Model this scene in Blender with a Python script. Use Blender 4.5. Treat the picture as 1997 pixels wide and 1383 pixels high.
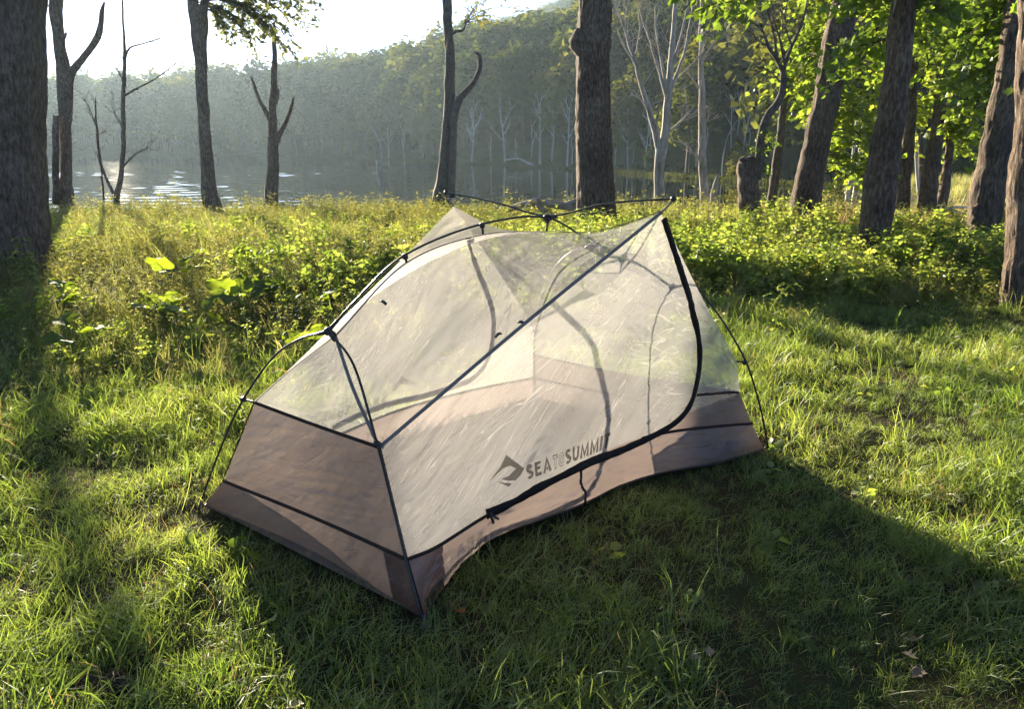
import bpy, math, random
import numpy as np
from mathutils import Vector
from mathutils.bvhtree import BVHTree
from math import radians, sin, cos, tan, atan, pi

RNG = np.random.default_rng(11)
random.seed(5)
scene = bpy.context.scene
for o in list(bpy.data.objects):
    bpy.data.objects.remove(o)

# ------------------------------------------------------------------ camera, sky, sun, exposure
PW, PH, FPX, CAM_H = 1997.0, 1383.0, 1442.0, 1.5
PITCH = atan((PH / 2 - 282.0) / FPX)
cam_data = bpy.data.cameras.new("camera")
cam = bpy.data.objects.new("camera", cam_data)
scene.collection.objects.link(cam)
cam.location = (0, 0, CAM_H)
cam.rotation_euler = (pi / 2 - PITCH, 0, 0)
cam_data.sensor_width = 36.0
cam_data.lens = 36.0 * FPX / PW
cam_data.clip_start = 0.05
cam_data.clip_end = 5000
scene.camera = cam

SUN_AZ, SUN_EL = radians(-27.4), radians(10.3)
world = bpy.data.worlds.new("World")
scene.world = world
world.use_nodes = True
wn = world.node_tree
wn.nodes.clear()
w_out = wn.nodes.new("ShaderNodeOutputWorld")
w_bg = wn.nodes.new("ShaderNodeBackground")
w_sky = wn.nodes.new("ShaderNodeTexSky")
w_sky.sky_type = 'NISHITA'
w_sky.sun_disc = False
w_sky.sun_elevation = SUN_EL
w_sky.sun_rotation = SUN_AZ
w_sky.air_density = 0.24
w_sky.dust_density = 0.05
w_sky.ozone_density = 0.9
w_bg.inputs["Strength"].default_value = 0.065
wn.links.new(w_sky.outputs[0], w_bg.inputs[0])
wn.links.new(w_bg.outputs[0], w_out.inputs[0])

sun_data = bpy.data.lights.new("sun", 'SUN')
sun_data.energy = 5.0
sun_data.angle = radians(0.53)
sun_data.color = (1.0, 0.86, 0.64)
sun = bpy.data.objects.new("sun", sun_data)
scene.collection.objects.link(sun)
TO_SUN = Vector((sin(SUN_AZ) * cos(SUN_EL), cos(SUN_AZ) * cos(SUN_EL), sin(SUN_EL)))
sun.rotation_euler = TO_SUN.to_track_quat('Z', 'Y').to_euler()
sun.location = (-20, 40, 20)

vs = scene.view_settings
vs.view_transform = 'Standard'
vs.look = 'None'
vs.exposure = 2.5
vs.gamma = 1.0
vs.use_curve_mapping = False
HAZE_DENSITY = 0.00034
HAZE_G = 0.42

cy = scene.cycles
cy.use_denoising = True
try:
    cy.denoiser = 'OPENIMAGEDENOISE'
    cy.denoising_input_passes = 'RGB_ALBEDO_NORMAL'
except Exception:
    pass
cy.max_bounces = 7
cy.diffuse_bounces = 3
cy.glossy_bounces = 3
cy.transmission_bounces = 4
cy.transparent_max_bounces = 24
cy.volume_bounces = 0
cy.sample_clamp_indirect = 4.0
cy.sample_clamp_direct = 40.0
cy.caustics_reflective = False
cy.caustics_refractive = False
cy.use_adaptive_sampling = True
cy.adaptive_threshold = 0.03

# ------------------------------------------------------------------ layout helpers
CP, SP = cos(PITCH), sin(PITCH)


def ray(px, py):
    x = (px - PW / 2) / FPX
    y = -(py - PH / 2) / FPX
    return np.array([x, CP + y * SP, -SP + y * CP])


def WP(px, py, Y):
    """the point at forward distance Y metres seen in that direction"""
    d = ray(px, py)
    return np.array([0, 0, CAM_H]) + d * (Y / d[1])


def GP(px, py, z=0.0):
    d = ray(px, py)
    return np.array([0, 0, CAM_H]) + d * ((z - CAM_H) / d[2])


def mpp(Y):
    return Y / FPX * 1.02


# value noise
def _hash(i, j, k, seed):
    n = (i * 374761393 + j * 668265263 + k * 2147483647 + seed * 1274126177) & 0x7fffffff
    n = ((n ^ (n >> 13)) * 1274126177) & 0x7fffffff
    return ((n ^ (n >> 16)) & 0xffff) / 65535.0


def vnoise(p, seed=0):
    p = np.asarray(p, float)
    i = np.floor(p).astype(np.int64)
    f = p - i
    u = f * f * (3 - 2 * f)
    r = 0
    for dx in (0, 1):
        for dy in (0, 1):
            for dz in (0, 1):
                w = (u[..., 0] if dx else 1 - u[..., 0]) * (u[..., 1] if dy else 1 - u[..., 1]) * (u[..., 2] if dz else 1 - u[..., 2])
                r = r + w * _hash(i[..., 0] + dx, i[..., 1] + dy, i[..., 2] + dz, seed)
    return r * 2 - 1


def n2(x, y, s, seed=0):
    x = np.asarray(x, float)
    y = np.asarray(y, float)
    return vnoise(np.stack([x * s, y * s, np.full_like(x, 0.37)], -1), seed)


def sstep(a, b, x):
    t = np.clip((np.asarray(x, float) - a) / (b - a), 0, 1)
    return t * t * (3 - 2 * t)


LAKE_Z = -1.4


def shore_near(x):
    x = np.asarray(x, float)
    return 25.5 + np.maximum(0, x - 16.5) * 4.0 + 0.8 * n2(x, x * 0, 0.25, 3)


def zg(x, y):
    x = np.asarray(x, float)
    y = np.asarray(y, float)
    ys = shore_near(x)
    z = -0.5 * sstep(8, 21, y) - 0.95 * sstep(ys - 5, ys + 1, y) - 1.2 * sstep(ys + 1, ys + 10, y)
    far_tent = np.clip((np.hypot(x - 0.0, y - 3.15) - 1.2) / 1.0, 0, 1)
    z = z + 0.06 * n2(x, y, 0.9, 1) * far_tent + 0.03 * n2(x, y, 2.6, 2) * far_tent + 0.10 * n2(x, y, 0.28, 4) * sstep(5, 12, np.abs(y))
    return z


# ------------------------------------------------------------------ mesh helpers
def new_mesh(name, V, polys, smooth=False):
    """polys: list of int arrays (n,k)"""
    V = np.ascontiguousarray(V, dtype=np.float32)
    me = bpy.data.meshes.new(name)
    me.vertices.add(len(V))
    me.vertices.foreach_set("co", V.ravel())
    polys = [np.asarray(p, dtype=np.int32) for p in polys if len(p)]
    idx = np.concatenate([p.ravel() for p in polys])
    tot = np.concatenate([np.full(len(p), p.shape[1], np.int32) for p in polys])
    st = np.concatenate([[0], np.cumsum(tot)[:-1]]).astype(np.int32)
    me.loops.add(len(idx))
    me.loops.foreach_set("vertex_index", idx)
    me.polygons.add(len(tot))
    me.polygons.foreach_set("loop_start", st)
    me.polygons.foreach_set("loop_total", tot)
    if smooth:
        me.polygons.foreach_set("use_smooth", np.ones(len(tot), bool))
    me.update(calc_edges=True)
    me.validate()
    return me


def link(name, me, mat=None, parent=None):
    o = bpy.data.objects.new(name, me)
    if mat is not None and me is not None and len(me.materials) == 0:
        me.materials.append(mat)
    scene.collection.objects.link(o)
    if parent is not None:
        o.parent = parent
        o.matrix_parent_inverse = parent.matrix_world.inverted() if False else o.matrix_parent_inverse
    return o


def tag(o, label=None, cat=None, group=None, kind=None):
    if label:
        o["label"] = label
    if cat:
        o["category"] = cat
    if group:
        o["group"] = group
    if kind:
        o["kind"] = kind
    return o


class MB:
    def __init__(s):
        s.V = []
        s.P = {}
        s.n = 0

    def add(s, V, polys):
        V = np.asarray(V, float)
        for p in polys:
            p = np.asarray(p, int)
            if len(p) == 0:
                continue
            s.P.setdefault(p.shape[1], []).append(p + s.n)
        s.V.append(V)
        s.n += len(V)

    def mesh(s, name, smooth=True):
        return new_mesh(name, np.concatenate(s.V), [np.concatenate(v) for v in s.P.values()], smooth)

    def build(s, name, mat, parent=None, off=(0, 0, 0), smooth=True):
        me = new_mesh(name, np.concatenate(s.V) - np.asarray(off, float), [np.concatenate(v) for v in s.P.values()], smooth)
        return link(name, me, mat, parent)


def resample(pts, n):
    """Catmull-Rom through rows of pts (k,m) -> (n,m)"""
    pts = np.asarray(pts, float)
    if len(pts) == 2:
        t = np.linspace(0, 1, n)[:, None]
        return pts[0] * (1 - t) + pts[1] * t
    d = np.concatenate([[0], np.cumsum(np.linalg.norm(np.diff(pts[:, :3], axis=0), axis=1) + 1e-9)])
    t = np.linspace(0, d[-1], n)
    i = np.clip(np.searchsorted(d, t, side='right') - 1, 0, len(pts) - 2)
    u = ((t - d[i]) / (d[i + 1] - d[i]))[:, None]
    ext = np.vstack([2 * pts[0] - pts[1], pts, 2 * pts[-1] - pts[-2]])
    p0, p1, p2, p3 = ext[i], ext[i + 1], ext[i + 2], ext[i + 3]
    return 0.5 * ((2 * p1) + (-p0 + p2) * u + (2 * p0 - 5 * p1 + 4 * p2 - p3) * u ** 2 + (-p0 + 3 * p1 - 3 * p2 + p3) * u ** 3)


def polyline(pts, n):
    """straight resample by arc length"""
    pts = np.asarray(pts, float)
    d = np.concatenate([[0], np.cumsum(np.linalg.norm(np.diff(pts, axis=0), axis=1))])
    t = np.linspace(0, d[-1], n)
    return np.stack([np.interp(t, d, pts[:, k]) for k in range(pts.shape[1])], -1)


def frames(C):
    T = np.gradient(C, axis=0)
    T /= np.linalg.norm(T, axis=1)[:, None] + 1e-12
    ref = np.array([1.0, 0.13, 0.07]) if abs(T[:, 0]).mean() < 0.7 else np.array([0.1, 1.0, 0.05])
    A = ref - T * (T @ ref)[:, None]
    A /= np.linalg.norm(A, axis=1)[:, None] + 1e-12
    B = np.cross(T, A)
    return T, A, B


def tube(C, r, sides=8, rel=None, cap=True):
    """C (n,3) centre line, r (n,) radii; rel(theta, C)-> factor array (n,sides)"""
    C = np.asarray(C, float)
    r = np.broadcast_to(np.asarray(r, float), (len(C),))
    T, A, B = frames(C)
    th = np.linspace(0, 2 * pi, sides, endpoint=False)
    R = r[:, None] * np.ones((1, sides))
    if rel is not None:
        R = R * rel(th, C, A, B)
    V = C[:, None, :] + R[..., None] * (np.cos(th)[None, :, None] * A[:, None, :] + np.sin(th)[None, :, None] * B[:, None, :])
    n = len(C)
    i = np.arange(n - 1)[:, None]
    j = np.arange(sides)[None, :]
    a = i * sides + j
    b = i * sides + (j + 1) % sides
    Q = np.stack([a, b, b + sides, a + sides], -1).reshape(-1, 4)
    V = V.reshape(-1, 3)
    tris = []
    if cap:
        V = np.vstack([V, C[0], C[-1]])
        k = np.arange(sides)
        tris = np.vstack([np.stack([(k + 1) % sides, k, np.full(sides, n * sides)], -1),
                          np.stack([(n - 1) * sides + k, (n - 1) * sides + (k + 1) % sides, np.full(sides, n * sides + 1)], -1)])
    return V, [Q, tris]


def bark_rel(amp, fx, fz, seed, flare=0.0, flare_h=0.3, z0=0.0):
    def rel(th, C, A, B):
        c = np.cos(th)[None, :] * np.ones((len(C), 1))
        s = np.sin(th)[None, :] * np.ones((len(C), 1))
        z = C[:, 2:3] * np.ones_like(c)
        zz = z * fz
        wob = 0.35 * vnoise(np.stack([c * 1.5, s * 1.5, zz * 0.7], -1), seed + 9)
        n = vnoise(np.stack([c * fx + wob, s * fx + wob, zz], -1), seed)
        rid = 1 - 2.2 * np.abs(n)
        n3 = vnoise(np.stack([c * fx * 2.3, s * fx * 2.3, zz * 2.6], -1), seed + 1)
        big = vnoise(np.stack([c * 1.1, s * 1.1, z * 0.9], -1), seed + 2)
        out = 1 + amp * rid + amp * 0.5 * n3 + 0.07 * big
        if flare:
            lob = 0.5 + 0.5 * np.sin(np.arctan2(s, c) * 5 + seed) * 0.8
            out = out + flare * np.exp(-np.maximum(z - z0, 0) / flare_h) * (0.35 + 0.9 * lob)
        return out
    return rel


def leaf_tile(tv, tf, pos, X, Y, Z, scale):
    """copies of template tv with axes X,Y,Z at pos -> V, F"""
    n = len(pos)
    V = pos[:, None, :] + scale[:, None, None] * (tv[None, :, 0:1] * X[:, None, :] + tv[None, :, 1:2] * Y[:, None, :] + tv[None, :, 2:3] * Z[:, None, :])
    F = tf[None] + (np.arange(n) * len(tv))[:, None, None]
    return V.reshape(-1, 3), F.reshape(-1, tf.shape[1])


def norm(a):
    return a / (np.linalg.norm(a, axis=-1, keepdims=True) + 1e-12)


# leaf templates: base at origin, pointing +X, normal +Z, length 1
def t_ovate(w=0.32, fold=0.12, droop=0.15):
    v = np.array([[0, 0, 0], [0.33, w, fold], [0.72, w * 0.72, fold * 0.6 - droop * 0.5], [1, 0, -droop], [0.72, -w * 0.72, fold * 0.6 - droop * 0.5], [0.33, -w, fold], [0.45, 0, -0.01]])
    f = np.array([[0, 6, 1], [1, 6, 2], [2, 6, 3], [3, 6, 4], [4, 6, 5], [5, 6, 0]])
    return v, f


def t_maple():
    a = [(0.0, 0.0), (0.05, 0.30), (0.18, 0.28), (0.30, 0.56), (0.40, 0.30), (0.62, 0.40), (0.60, 0.22), (1.0, 0.0)]
    up = [(x, y, 0.10 * abs(y) - 0.12 * x * x) for x, y in a]
    dn = [(x, -y, 0.10 * abs(y) - 0.12 * x * x) for x, y in a[1:-1]][::-1]
    v = np.array(up + dn + [(0.3, 0, 0.0)])
    k = len(up) + len(dn)
    f = np.array([[k, i, (i + 1) % k] for i in range(k)])
    return v, f


def t_quad(w=0.8):
    return np.array([[0, -w / 2, 0], [0.5, -w * 0.6, 0.08], [1, 0, -0.1], [0.45, w * 0.6, 0.05]]), np.array([[0, 1, 2], [0, 2, 3]])


# ------------------------------------------------------------------ materials
def nodes(name):
    m = bpy.data.materials.new(name)
    m.use_nodes = True
    nt = m.node_tree
    nt.nodes.clear()
    out = nt.nodes.new("ShaderNodeOutputMaterial")
    return m, nt, out


def ramp(nt, fac, stops):
    r = nt.nodes.new("ShaderNodeValToRGB")
    el = r.color_ramp.elements
    while len(el) < len(stops):
        el.new(0.5)
    for e, (p, c) in zip(el, stops):
        e.position = p
        e.color = (*c, 1)
    nt.links.new(fac, r.inputs[0])
    return r.outputs[0]


def tex_noise(nt, scale, detail=4, vec=None, rough=0.55):
    n = nt.nodes.new("ShaderNodeTexNoise")
    n.inputs["Scale"].default_value = scale
    n.inputs["Detail"].default_value = detail
    n.inputs["Roughness"].default_value = rough
    if vec is not None:
        nt.links.new(vec, n.inputs["Vector"])
    return n.outputs["Fac"]


def coords(nt, kind="Object", scale=(1, 1, 1)):
    tc = nt.nodes.new("ShaderNodeTexCoord")
    mp = nt.nodes.new("ShaderNodeMapping")
    mp.inputs["Scale"].default_value = scale
    nt.links.new(tc.outputs[kind], mp.inputs["Vector"])
    return mp.outputs[0]


def geo_pos(nt, scale=(1, 1, 1)):
    g = nt.nodes.new("ShaderNodeNewGeometry")
    mp = nt.nodes.new("ShaderNodeMapping")
    mp.inputs["Scale"].default_value = scale
    nt.links.new(g.outputs["Position"], mp.inputs["Vector"])
    return mp.outputs[0]


def math_node(nt, op, a, b):
    m = nt.nodes.new("ShaderNodeMath")
    m.operation = op
    for k, v in enumerate((a, b)):
        if isinstance(v, (int, float)):
            m.inputs[k].default_value = v
        else:
            nt.links.new(v, m.inputs[k])
    return m.outputs[0]


def mat_leaf(name, stops, trans=0.5, tint=(1.35, 1.25, 0.6), gloss=0.06, nscale=0.6, rough=0.4, rw=0.35):
    """stops: colour ramp over random + position noise"""
    m, nt, out = nodes(name)
    oi = nt.nodes.new("ShaderNodeObjectInfo")
    nz = tex_noise(nt, nscale, 0, geo_pos(nt))
    nz2 = tex_noise(nt, 14.0, 0, geo_pos(nt))
    f = math_node(nt, 'MULTIPLY', oi.outputs["Random"], rw)
    f = math_node(nt, 'ADD', f, math_node(nt, 'MULTIPLY', nz, 0.45))
    f = math_node(nt, 'ADD', f, math_node(nt, 'MULTIPLY', nz2, 0.25))
    col = ramp(nt, f, stops)
    d = nt.nodes.new("ShaderNodeBsdfDiffuse")
    t = nt.nodes.new("ShaderNodeBsdfTranslucent")
    nt.links.new(col, d.inputs[0])
    mul = nt.nodes.new("ShaderNodeMix")
    mul.data_type = 'RGBA'
    mul.blend_type = 'MULTIPLY'
    mul.inputs[0].default_value = 1
    nt.links.new(col, mul.inputs[6])
    mul.inputs[7].default_value = (*tint, 1)
    nt.links.new(mul.outputs[2], t.inputs[0])
    mx = nt.nodes.new("ShaderNodeMixShader")
    mx.inputs[0].default_value = trans
    nt.links.new(d.outputs[0], mx.inputs[1])
    nt.links.new(t.outputs[0], mx.inputs[2])
    if gloss:
        g = nt.nodes.new("ShaderNodeBsdfGlossy")
        g.inputs["Roughness"].default_value = rough
        g.inputs[0].default_value = (0.9, 0.95, 0.9, 1)
        mg = nt.nodes.new("ShaderNodeMixShader")
        mg.inputs[0].default_value = gloss
        nt.links.new(mx.outputs[0], mg.inputs[1])
        nt.links.new(g.outputs[0], mg.inputs[2])
        nt.links.new(mg.outputs[0], out.inputs[0])
    else:
        nt.links.new(mx.outputs[0], out.inputs[0])
    return m


def mat_bark(name, c0, c1, c2, sz=(13, 13, 4.0), bump=1.0, rough=0.9):
    m, nt, out = nodes(name)
    v = coords(nt, "Object", sz)
    n1 = tex_noise(nt, 2.2, 8, v, 0.7)
    n3 = tex_noise(nt, 0.9, 3, coords(nt, "Object"))
    f = math_node(nt, 'ADD', math_node(nt, 'MULTIPLY', n1, 0.7), math_node(nt, 'MULTIPLY', n3, 0.3))
    col = ramp(nt, f, [(0.38, c0), (0.50, c1), (0.64, c2)])
    b = nt.nodes.new("ShaderNodeBsdfPrincipled")
    b.inputs["Roughness"].default_value = rough
    b.inputs["Specular IOR Level"].default_value = 0.25
    nt.links.new(col, b.inputs["Base Color"])
    bp = nt.nodes.new("ShaderNodeBump")
    bp.inputs["Strength"].default_value = bump
    bp.inputs["Distance"].default_value = 0.03
    nt.links.new(n1, bp.inputs["Height"])
    nt.links.new(bp.outputs[0], b.inputs["Normal"])
    nt.links.new(b.outputs[0], out.inputs[0])
    return m


def mat_plain(name, col, rough=0.5, metal=0.0, spec=0.5):
    m, nt, out = nodes(name)
    b = nt.nodes.new("ShaderNodeBsdfPrincipled")
    b.inputs["Base Color"].default_value = (*col, 1)
    b.inputs["Roughness"].default_value = rough
    b.inputs["Metallic"].default_value = metal
    b.inputs["Specular IOR Level"].default_value = spec
    nz = tex_noise(nt, 60, 3, coords(nt))
    bp = nt.nodes.new("ShaderNodeBump")
    bp.inputs["Strength"].default_value = 0.08
    nt.links.new(nz, bp.inputs["Height"])
    nt.links.new(bp.outputs[0], b.inputs["Normal"])
    nt.links.new(b.outputs[0], out.inputs[0])
    return m


def mat_fabric(name, col, tcol, opaque, trans=0.5, gloss=0.05, wr=0.5, thread=0.0, ang=0.62):
    """thin cloth: transparent gaps between threads, the threads scatter and transmit; creases follow the panel's own UV"""
    m, nt, out = nodes(name)

    def uvmap(rot, sc):
        tc = nt.nodes.new("ShaderNodeTexCoord")
        r_ = nt.nodes.new("ShaderNodeMapping")
        r_.inputs["Rotation"].default_value = (0, 0, rot)
        nt.links.new(tc.outputs["UV"], r_.inputs["Vector"])
        k = nt.nodes.new("ShaderNodeMapping")
        k.inputs["Scale"].default_value = sc
        nt.links.new(r_.outputs[0], k.inputs["Vector"])
        return k.outputs[0]

    def crease(rot, along, across, lo):
        """thin sharp lines: the zero crossings of stretched noise"""
        n = tex_noise(nt, 1.0, 2, uvmap(rot, (along, across, 1)), 0.5)
        d = math_node(nt, 'ABSOLUTE', math_node(nt, 'SUBTRACT', n, 0.5), 0)
        r = nt.nodes.new("ShaderNodeMapRange")
        r.inputs[1].default_value = lo
        r.inputs[2].default_value = 0.0
        nt.links.new(d, r.inputs[0])
        gate = tex_noise(nt, 1.0, 1, uvmap(rot + .3, (2.2, 3.5, 1)), 0.5)
        g = nt.nodes.new("ShaderNodeMapRange")
        g.inputs[1].default_value = 0.45
        g.inputs[2].default_value = 0.65
        nt.links.new(gate, g.inputs[0])
        return math_node(nt, 'MULTIPLY', r.outputs[0], g.outputs[0])
    c1 = crease(-ang, 0.9, 21.0, 0.013)
    c2 = crease(-ang * .25, 1.6, 15.0, 0.011)
    cr = math_node(nt, 'MAXIMUM', c1, c2)
    soft = tex_noise(nt, 1.0, 3, uvmap(-ang, (2.5, 9.0, 1)), 0.55)
    fine = tex_noise(nt, 1.0, 4, uvmap(.4, (26.0, 34.0, 1)), 0.6)
    hgt = math_node(nt, 'ADD', math_node(nt, 'MULTIPLY', soft, 0.8), math_node(nt, 'MULTIPLY', fine, 0.16))
    hgt = math_node(nt, 'ADD', hgt, math_node(nt, 'MULTIPLY', cr, 0.10))
    bp = nt.nodes.new("ShaderNodeBump")
    bp.inputs["Strength"].default_value = wr
    bp.inputs["Distance"].default_value = 0.035
    nt.links.new(hgt, bp.inputs["Height"])
    d = nt.nodes.new("ShaderNodeBsdfDiffuse")
    d.inputs[0].default_value = (*col, 1)
    t = nt.nodes.new("ShaderNodeBsdfTranslucent")
    t.inputs[0].default_value = (*tcol, 1)
    for s_ in (d, t):
        nt.links.new(bp.outputs[0], s_.inputs["Normal"])
    mx = nt.nodes.new("ShaderNodeMixShader")
    mx.inputs[0].default_value = trans
    nt.links.new(d.outputs[0], mx.inputs[1])
    nt.links.new(t.outputs[0], mx.inputs[2])
    g = nt.nodes.new("ShaderNodeBsdfGlossy")
    g.inputs["Roughness"].default_value = 0.4
    g.inputs[0].default_value = (1, 1, 1, 1)
    nt.links.new(bp.outputs[0], g.inputs["Normal"])
    mg = nt.nodes.new("ShaderNodeMixShader")
    mg.inputs[0].default_value = gloss
    nt.links.new(mx.outputs[0], mg.inputs[1])
    nt.links.new(g.outputs[0], mg.inputs[2])
    tr = nt.nodes.new("ShaderNodeBsdfTransparent")
    ma = nt.nodes.new("ShaderNodeMixShader")
    if thread:
        # cloth bunches up along creases: fewer gaps there
        sf = nt.nodes.new("ShaderNodeMapRange")
        sf.inputs[1].default_value = 0.35
        sf.inputs[2].default_value = 0.70
        sf.inputs[3].default_value = opaque - .03
        sf.inputs[4].default_value = opaque + .04
        nt.links.new(soft, sf.inputs[0])
        o_ = math_node(nt, 'ADD', sf.outputs[0], math_node(nt, 'MULTIPLY', cr, thread))
        nt.links.new(o_, ma.inputs[0])
    else:
        ma.inputs[0].default_value = opaque
    nt.links.new(tr.outputs[0], ma.inputs[1])
    nt.links.new(mg.outputs[0], ma.inputs[2])
    nt.links.new(ma.outputs[0], out.inputs[0])
    return m

M = {}
M['bark_dark'] = mat_bark("bark dark", (0.028, 0.019, 0.013), (0.105, 0.074, 0.053), (0.26, 0.20, 0.145))
M['bark_grey'] = mat_bark("bark grey", (0.05, 0.042, 0.035), (0.12, 0.10, 0.08), (0.22, 0.19, 0.15))
M['bark_brown'] = mat_bark("bark brown", (0.04, 0.026, 0.018), (0.13, 0.092, 0.066), (0.27, 0.21, 0.16))
M['dead_wood'] = mat_bark("weathered dead wood", (0.16, 0.14, 0.115), (0.34, 0.31, 0.26), (0.52, 0.48, 0.42), (5, 5, 1.2), 0.35)
M['dead_pale'] = mat_bark("pale dead wood", (0.30, 0.29, 0.27), (0.50, 0.48, 0.45), (0.66, 0.64, 0.60), (3, 3, 0.6), 0.2)
M['maple'] = mat_leaf("maple leaf", [(0.25, (0.065, 0.11, 0.022)), (0.5, (0.125, 0.185, 0.035)), (0.8, (0.23, 0.27, 0.05))], 0.66, (2.2, 2.1, 0.95), 0.04)
M['oak'] = mat_leaf("tree leaf dull", [(0.25, (0.06, 0.085, 0.025)), (0.8, (0.14, 0.16, 0.045))], 0.6, (2.2, 1.8, 0.8), 0.04)
M['grass'] = mat_leaf("grass blade", [(0.22, (0.05, 0.088, 0.024)), (0.42, (0.105, 0.165, 0.036)), (0.65, (0.18, 0.235, 0.06)), (0.88, (0.32, 0.30, 0.14))], 0.57, (2.1, 2.05, 1.0), 0.055, 0.9, 0.5)
M['tall_grass'] = mat_leaf("meadow grass", [(0.22, (0.09, 0.12, 0.045)), (0.5, (0.17, 0.19, 0.07)), (0.8, (0.30, 0.28, 0.13))], 0.57, (2.0, 1.9, 1.0), 0.06, 0.5)
M['tan_grass'] = mat_leaf("dry tan grass", [(0.25, (0.28, 0.21, 0.10)), (0.8, (0.48, 0.36, 0.18))], 0.45, (1.3, 1.1, 0.8), 0.03, 0.5)
M['herb'] = mat_leaf("herb leaf", [(0.25, (0.07, 0.115, 0.018)), (0.5, (0.13, 0.185, 0.045)), (0.8, (0.22, 0.26, 0.07))], 0.62, (2.2, 2.1, 1.1), 0.03, 0.6, 0.4, 0.5)
M['weed'] = mat_leaf("weed leaf", [(0.25, (0.075, 0.10, 0.035)), (0.5, (0.14, 0.165, 0.06)), (0.8, (0.23, 0.235, 0.10))], 0.55, (2.1, 1.85, 1.0), 0.03)
M['burdock'] = mat_leaf("broad leaf", [(0.25, (0.08, 0.13, 0.02)), (0.8, (0.15, 0.21, 0.035))], 0.62, (2.4, 2.2, 0.7), 0.03, 3.0)
M['marsh'] = mat_leaf("marsh grass", [(0.25, (0.03, 0.045, 0.015)), (0.8, (0.075, 0.09, 0.03))], 0.4, (1.6, 1.4, 0.7), 0.0, 0.3)
M['forest'] = mat_leaf("far forest leaf", [(0.25, (0.018, 0.034, 0.014)), (0.5, (0.04, 0.065, 0.02)), (0.75, (0.085, 0.11, 0.03)), (0.95, (0.14, 0.15, 0.04))], 0.45, (1.7, 1.5, 0.6), 0.0, 0.02, 0.4, 0.6)
M['pole'] = mat_plain("anodised pole", (0.045, 0.045, 0.038), 0.32, 0.7)
M['hub'] = mat_plain("black plastic", (0.012, 0.012, 0.014), 0.45)
M['strap'] = mat_plain("grey webbing", (0.21, 0.18, 0.16), 0.95, 0, 0.1)
M['zip'] = mat_plain("black zipper tape", (0.016, 0.011, 0.010), 0.75, 0, 0.2)
M['trim'] = mat_plain("dark brown seam tape", (0.035, 0.022, 0.018), 0.8, 0, 0.2)
M['print'] = mat_fabric("printed lettering", (0.05, 0.045, 0.04), (0.06, 0.05, 0.045), 0.82, 0.4, 0.02, 0.3)
M['print_far'] = mat_fabric("printed lettering on the other side", (0.10, 0.09, 0.08), (0.10, 0.09, 0.08), 0.58, 0.5, 0.02, 0.3)
M['mesh'] = mat_fabric("grey mesh fabric", (0.42, 0.41, 0.405), (0.48, 0.468, 0.462), 0.42, 0.64, 0.04, 0.45, 0.34)
M['nylon'] = mat_fabric("taupe nylon", (0.165, 0.137, 0.129), (0.188, 0.150, 0.137), 0.95, 0.6, 0.04, 0.55)
M['canopy'] = mat_fabric("light grey ripstop", (0.55, 0.52, 0.50), (0.85, 0.79, 0.74), 0.62, 0.7, 0.04, 0.4, 0.2)
M['patch'] = mat_fabric("dark brown reinforced nylon", (0.085, 0.05, 0.045), (0.05, 0.03, 0.025), 0.99, 0.3, 0.06, 0.5)
M['floor'] = mat_fabric("tent floor nylon", (0.085, 0.075, 0.066), (0.05, 0.043, 0.038), 0.99, 0.2, 0.12, 0.8)
M['dry_leaf'] = mat_leaf("dry fallen leaf", [(0.25, (0.22, 0.15, 0.08)), (0.8, (0.45, 0.36, 0.24))], 0.3, (1.1, 0.9, 0.6), 0.05, 3)
M['orange_leaf'] = mat_leaf("orange fallen leaf", [(0.25, (0.35, 0.12, 0.02)), (0.8, (0.50, 0.2, 0.03))], 0.4, (1.1, 0.9, 0.6), 0.05, 3)
M['soil'] = mat_bark("bare soil", (0.03, 0.02, 0.014), (0.085, 0.06, 0.04), (0.17, 0.125, 0.085), (6, 6, 6), 0.9)


def mat_ground():
    m, nt, out = nodes("ground soil and moss")
    p = geo_pos(nt)
    a = tex_noise(nt, 1.4, 5, p, 0.6)
    b_ = tex_noise(nt, 18, 5, p, 0.7)
    f = math_node(nt, 'ADD', math_node(nt, 'MULTIPLY', a, 0.6), math_node(nt, 'MULTIPLY', b_, 0.4))
    col = ramp(nt, f, [(0.32, (0.035, 0.025, 0.016)), (0.48, (0.055, 0.05, 0.022)), (0.6, (0.045, 0.065, 0.02)), (0.75, (0.10, 0.085, 0.045))])
    b = nt.nodes.new("ShaderNodeBsdfPrincipled")
    b.inputs["Roughness"].default_value = 0.95
    b.inputs["Specular IOR Level"].default_value = 0.1
    nt.links.new(col, b.inputs["Base Color"])
    bp = nt.nodes.new("ShaderNodeBump")
    bp.inputs["Strength"].default_value = 0.8
    bp.inputs["Distance"].default_value = 0.04
    nt.links.new(b_, bp.inputs["Height"])
    nt.links.new(bp.outputs[0], b.inputs["Normal"])
    nt.links.new(b.outputs[0], out.inputs[0])
    return m


def mat_hill():
    m, nt, out = nodes("forest floor")
    col = ramp(nt, tex_noise(nt, 0.15, 4, geo_pos(nt)), [(0.35, (0.02, 0.03, 0.01)), (0.7, (0.05, 0.065, 0.02))])
    b = nt.nodes.new("ShaderNodeBsdfDiffuse")
    nt.links.new(col, b.inputs[0])
    nt.links.new(b.outputs[0], out.inputs[0])
    return m


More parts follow.
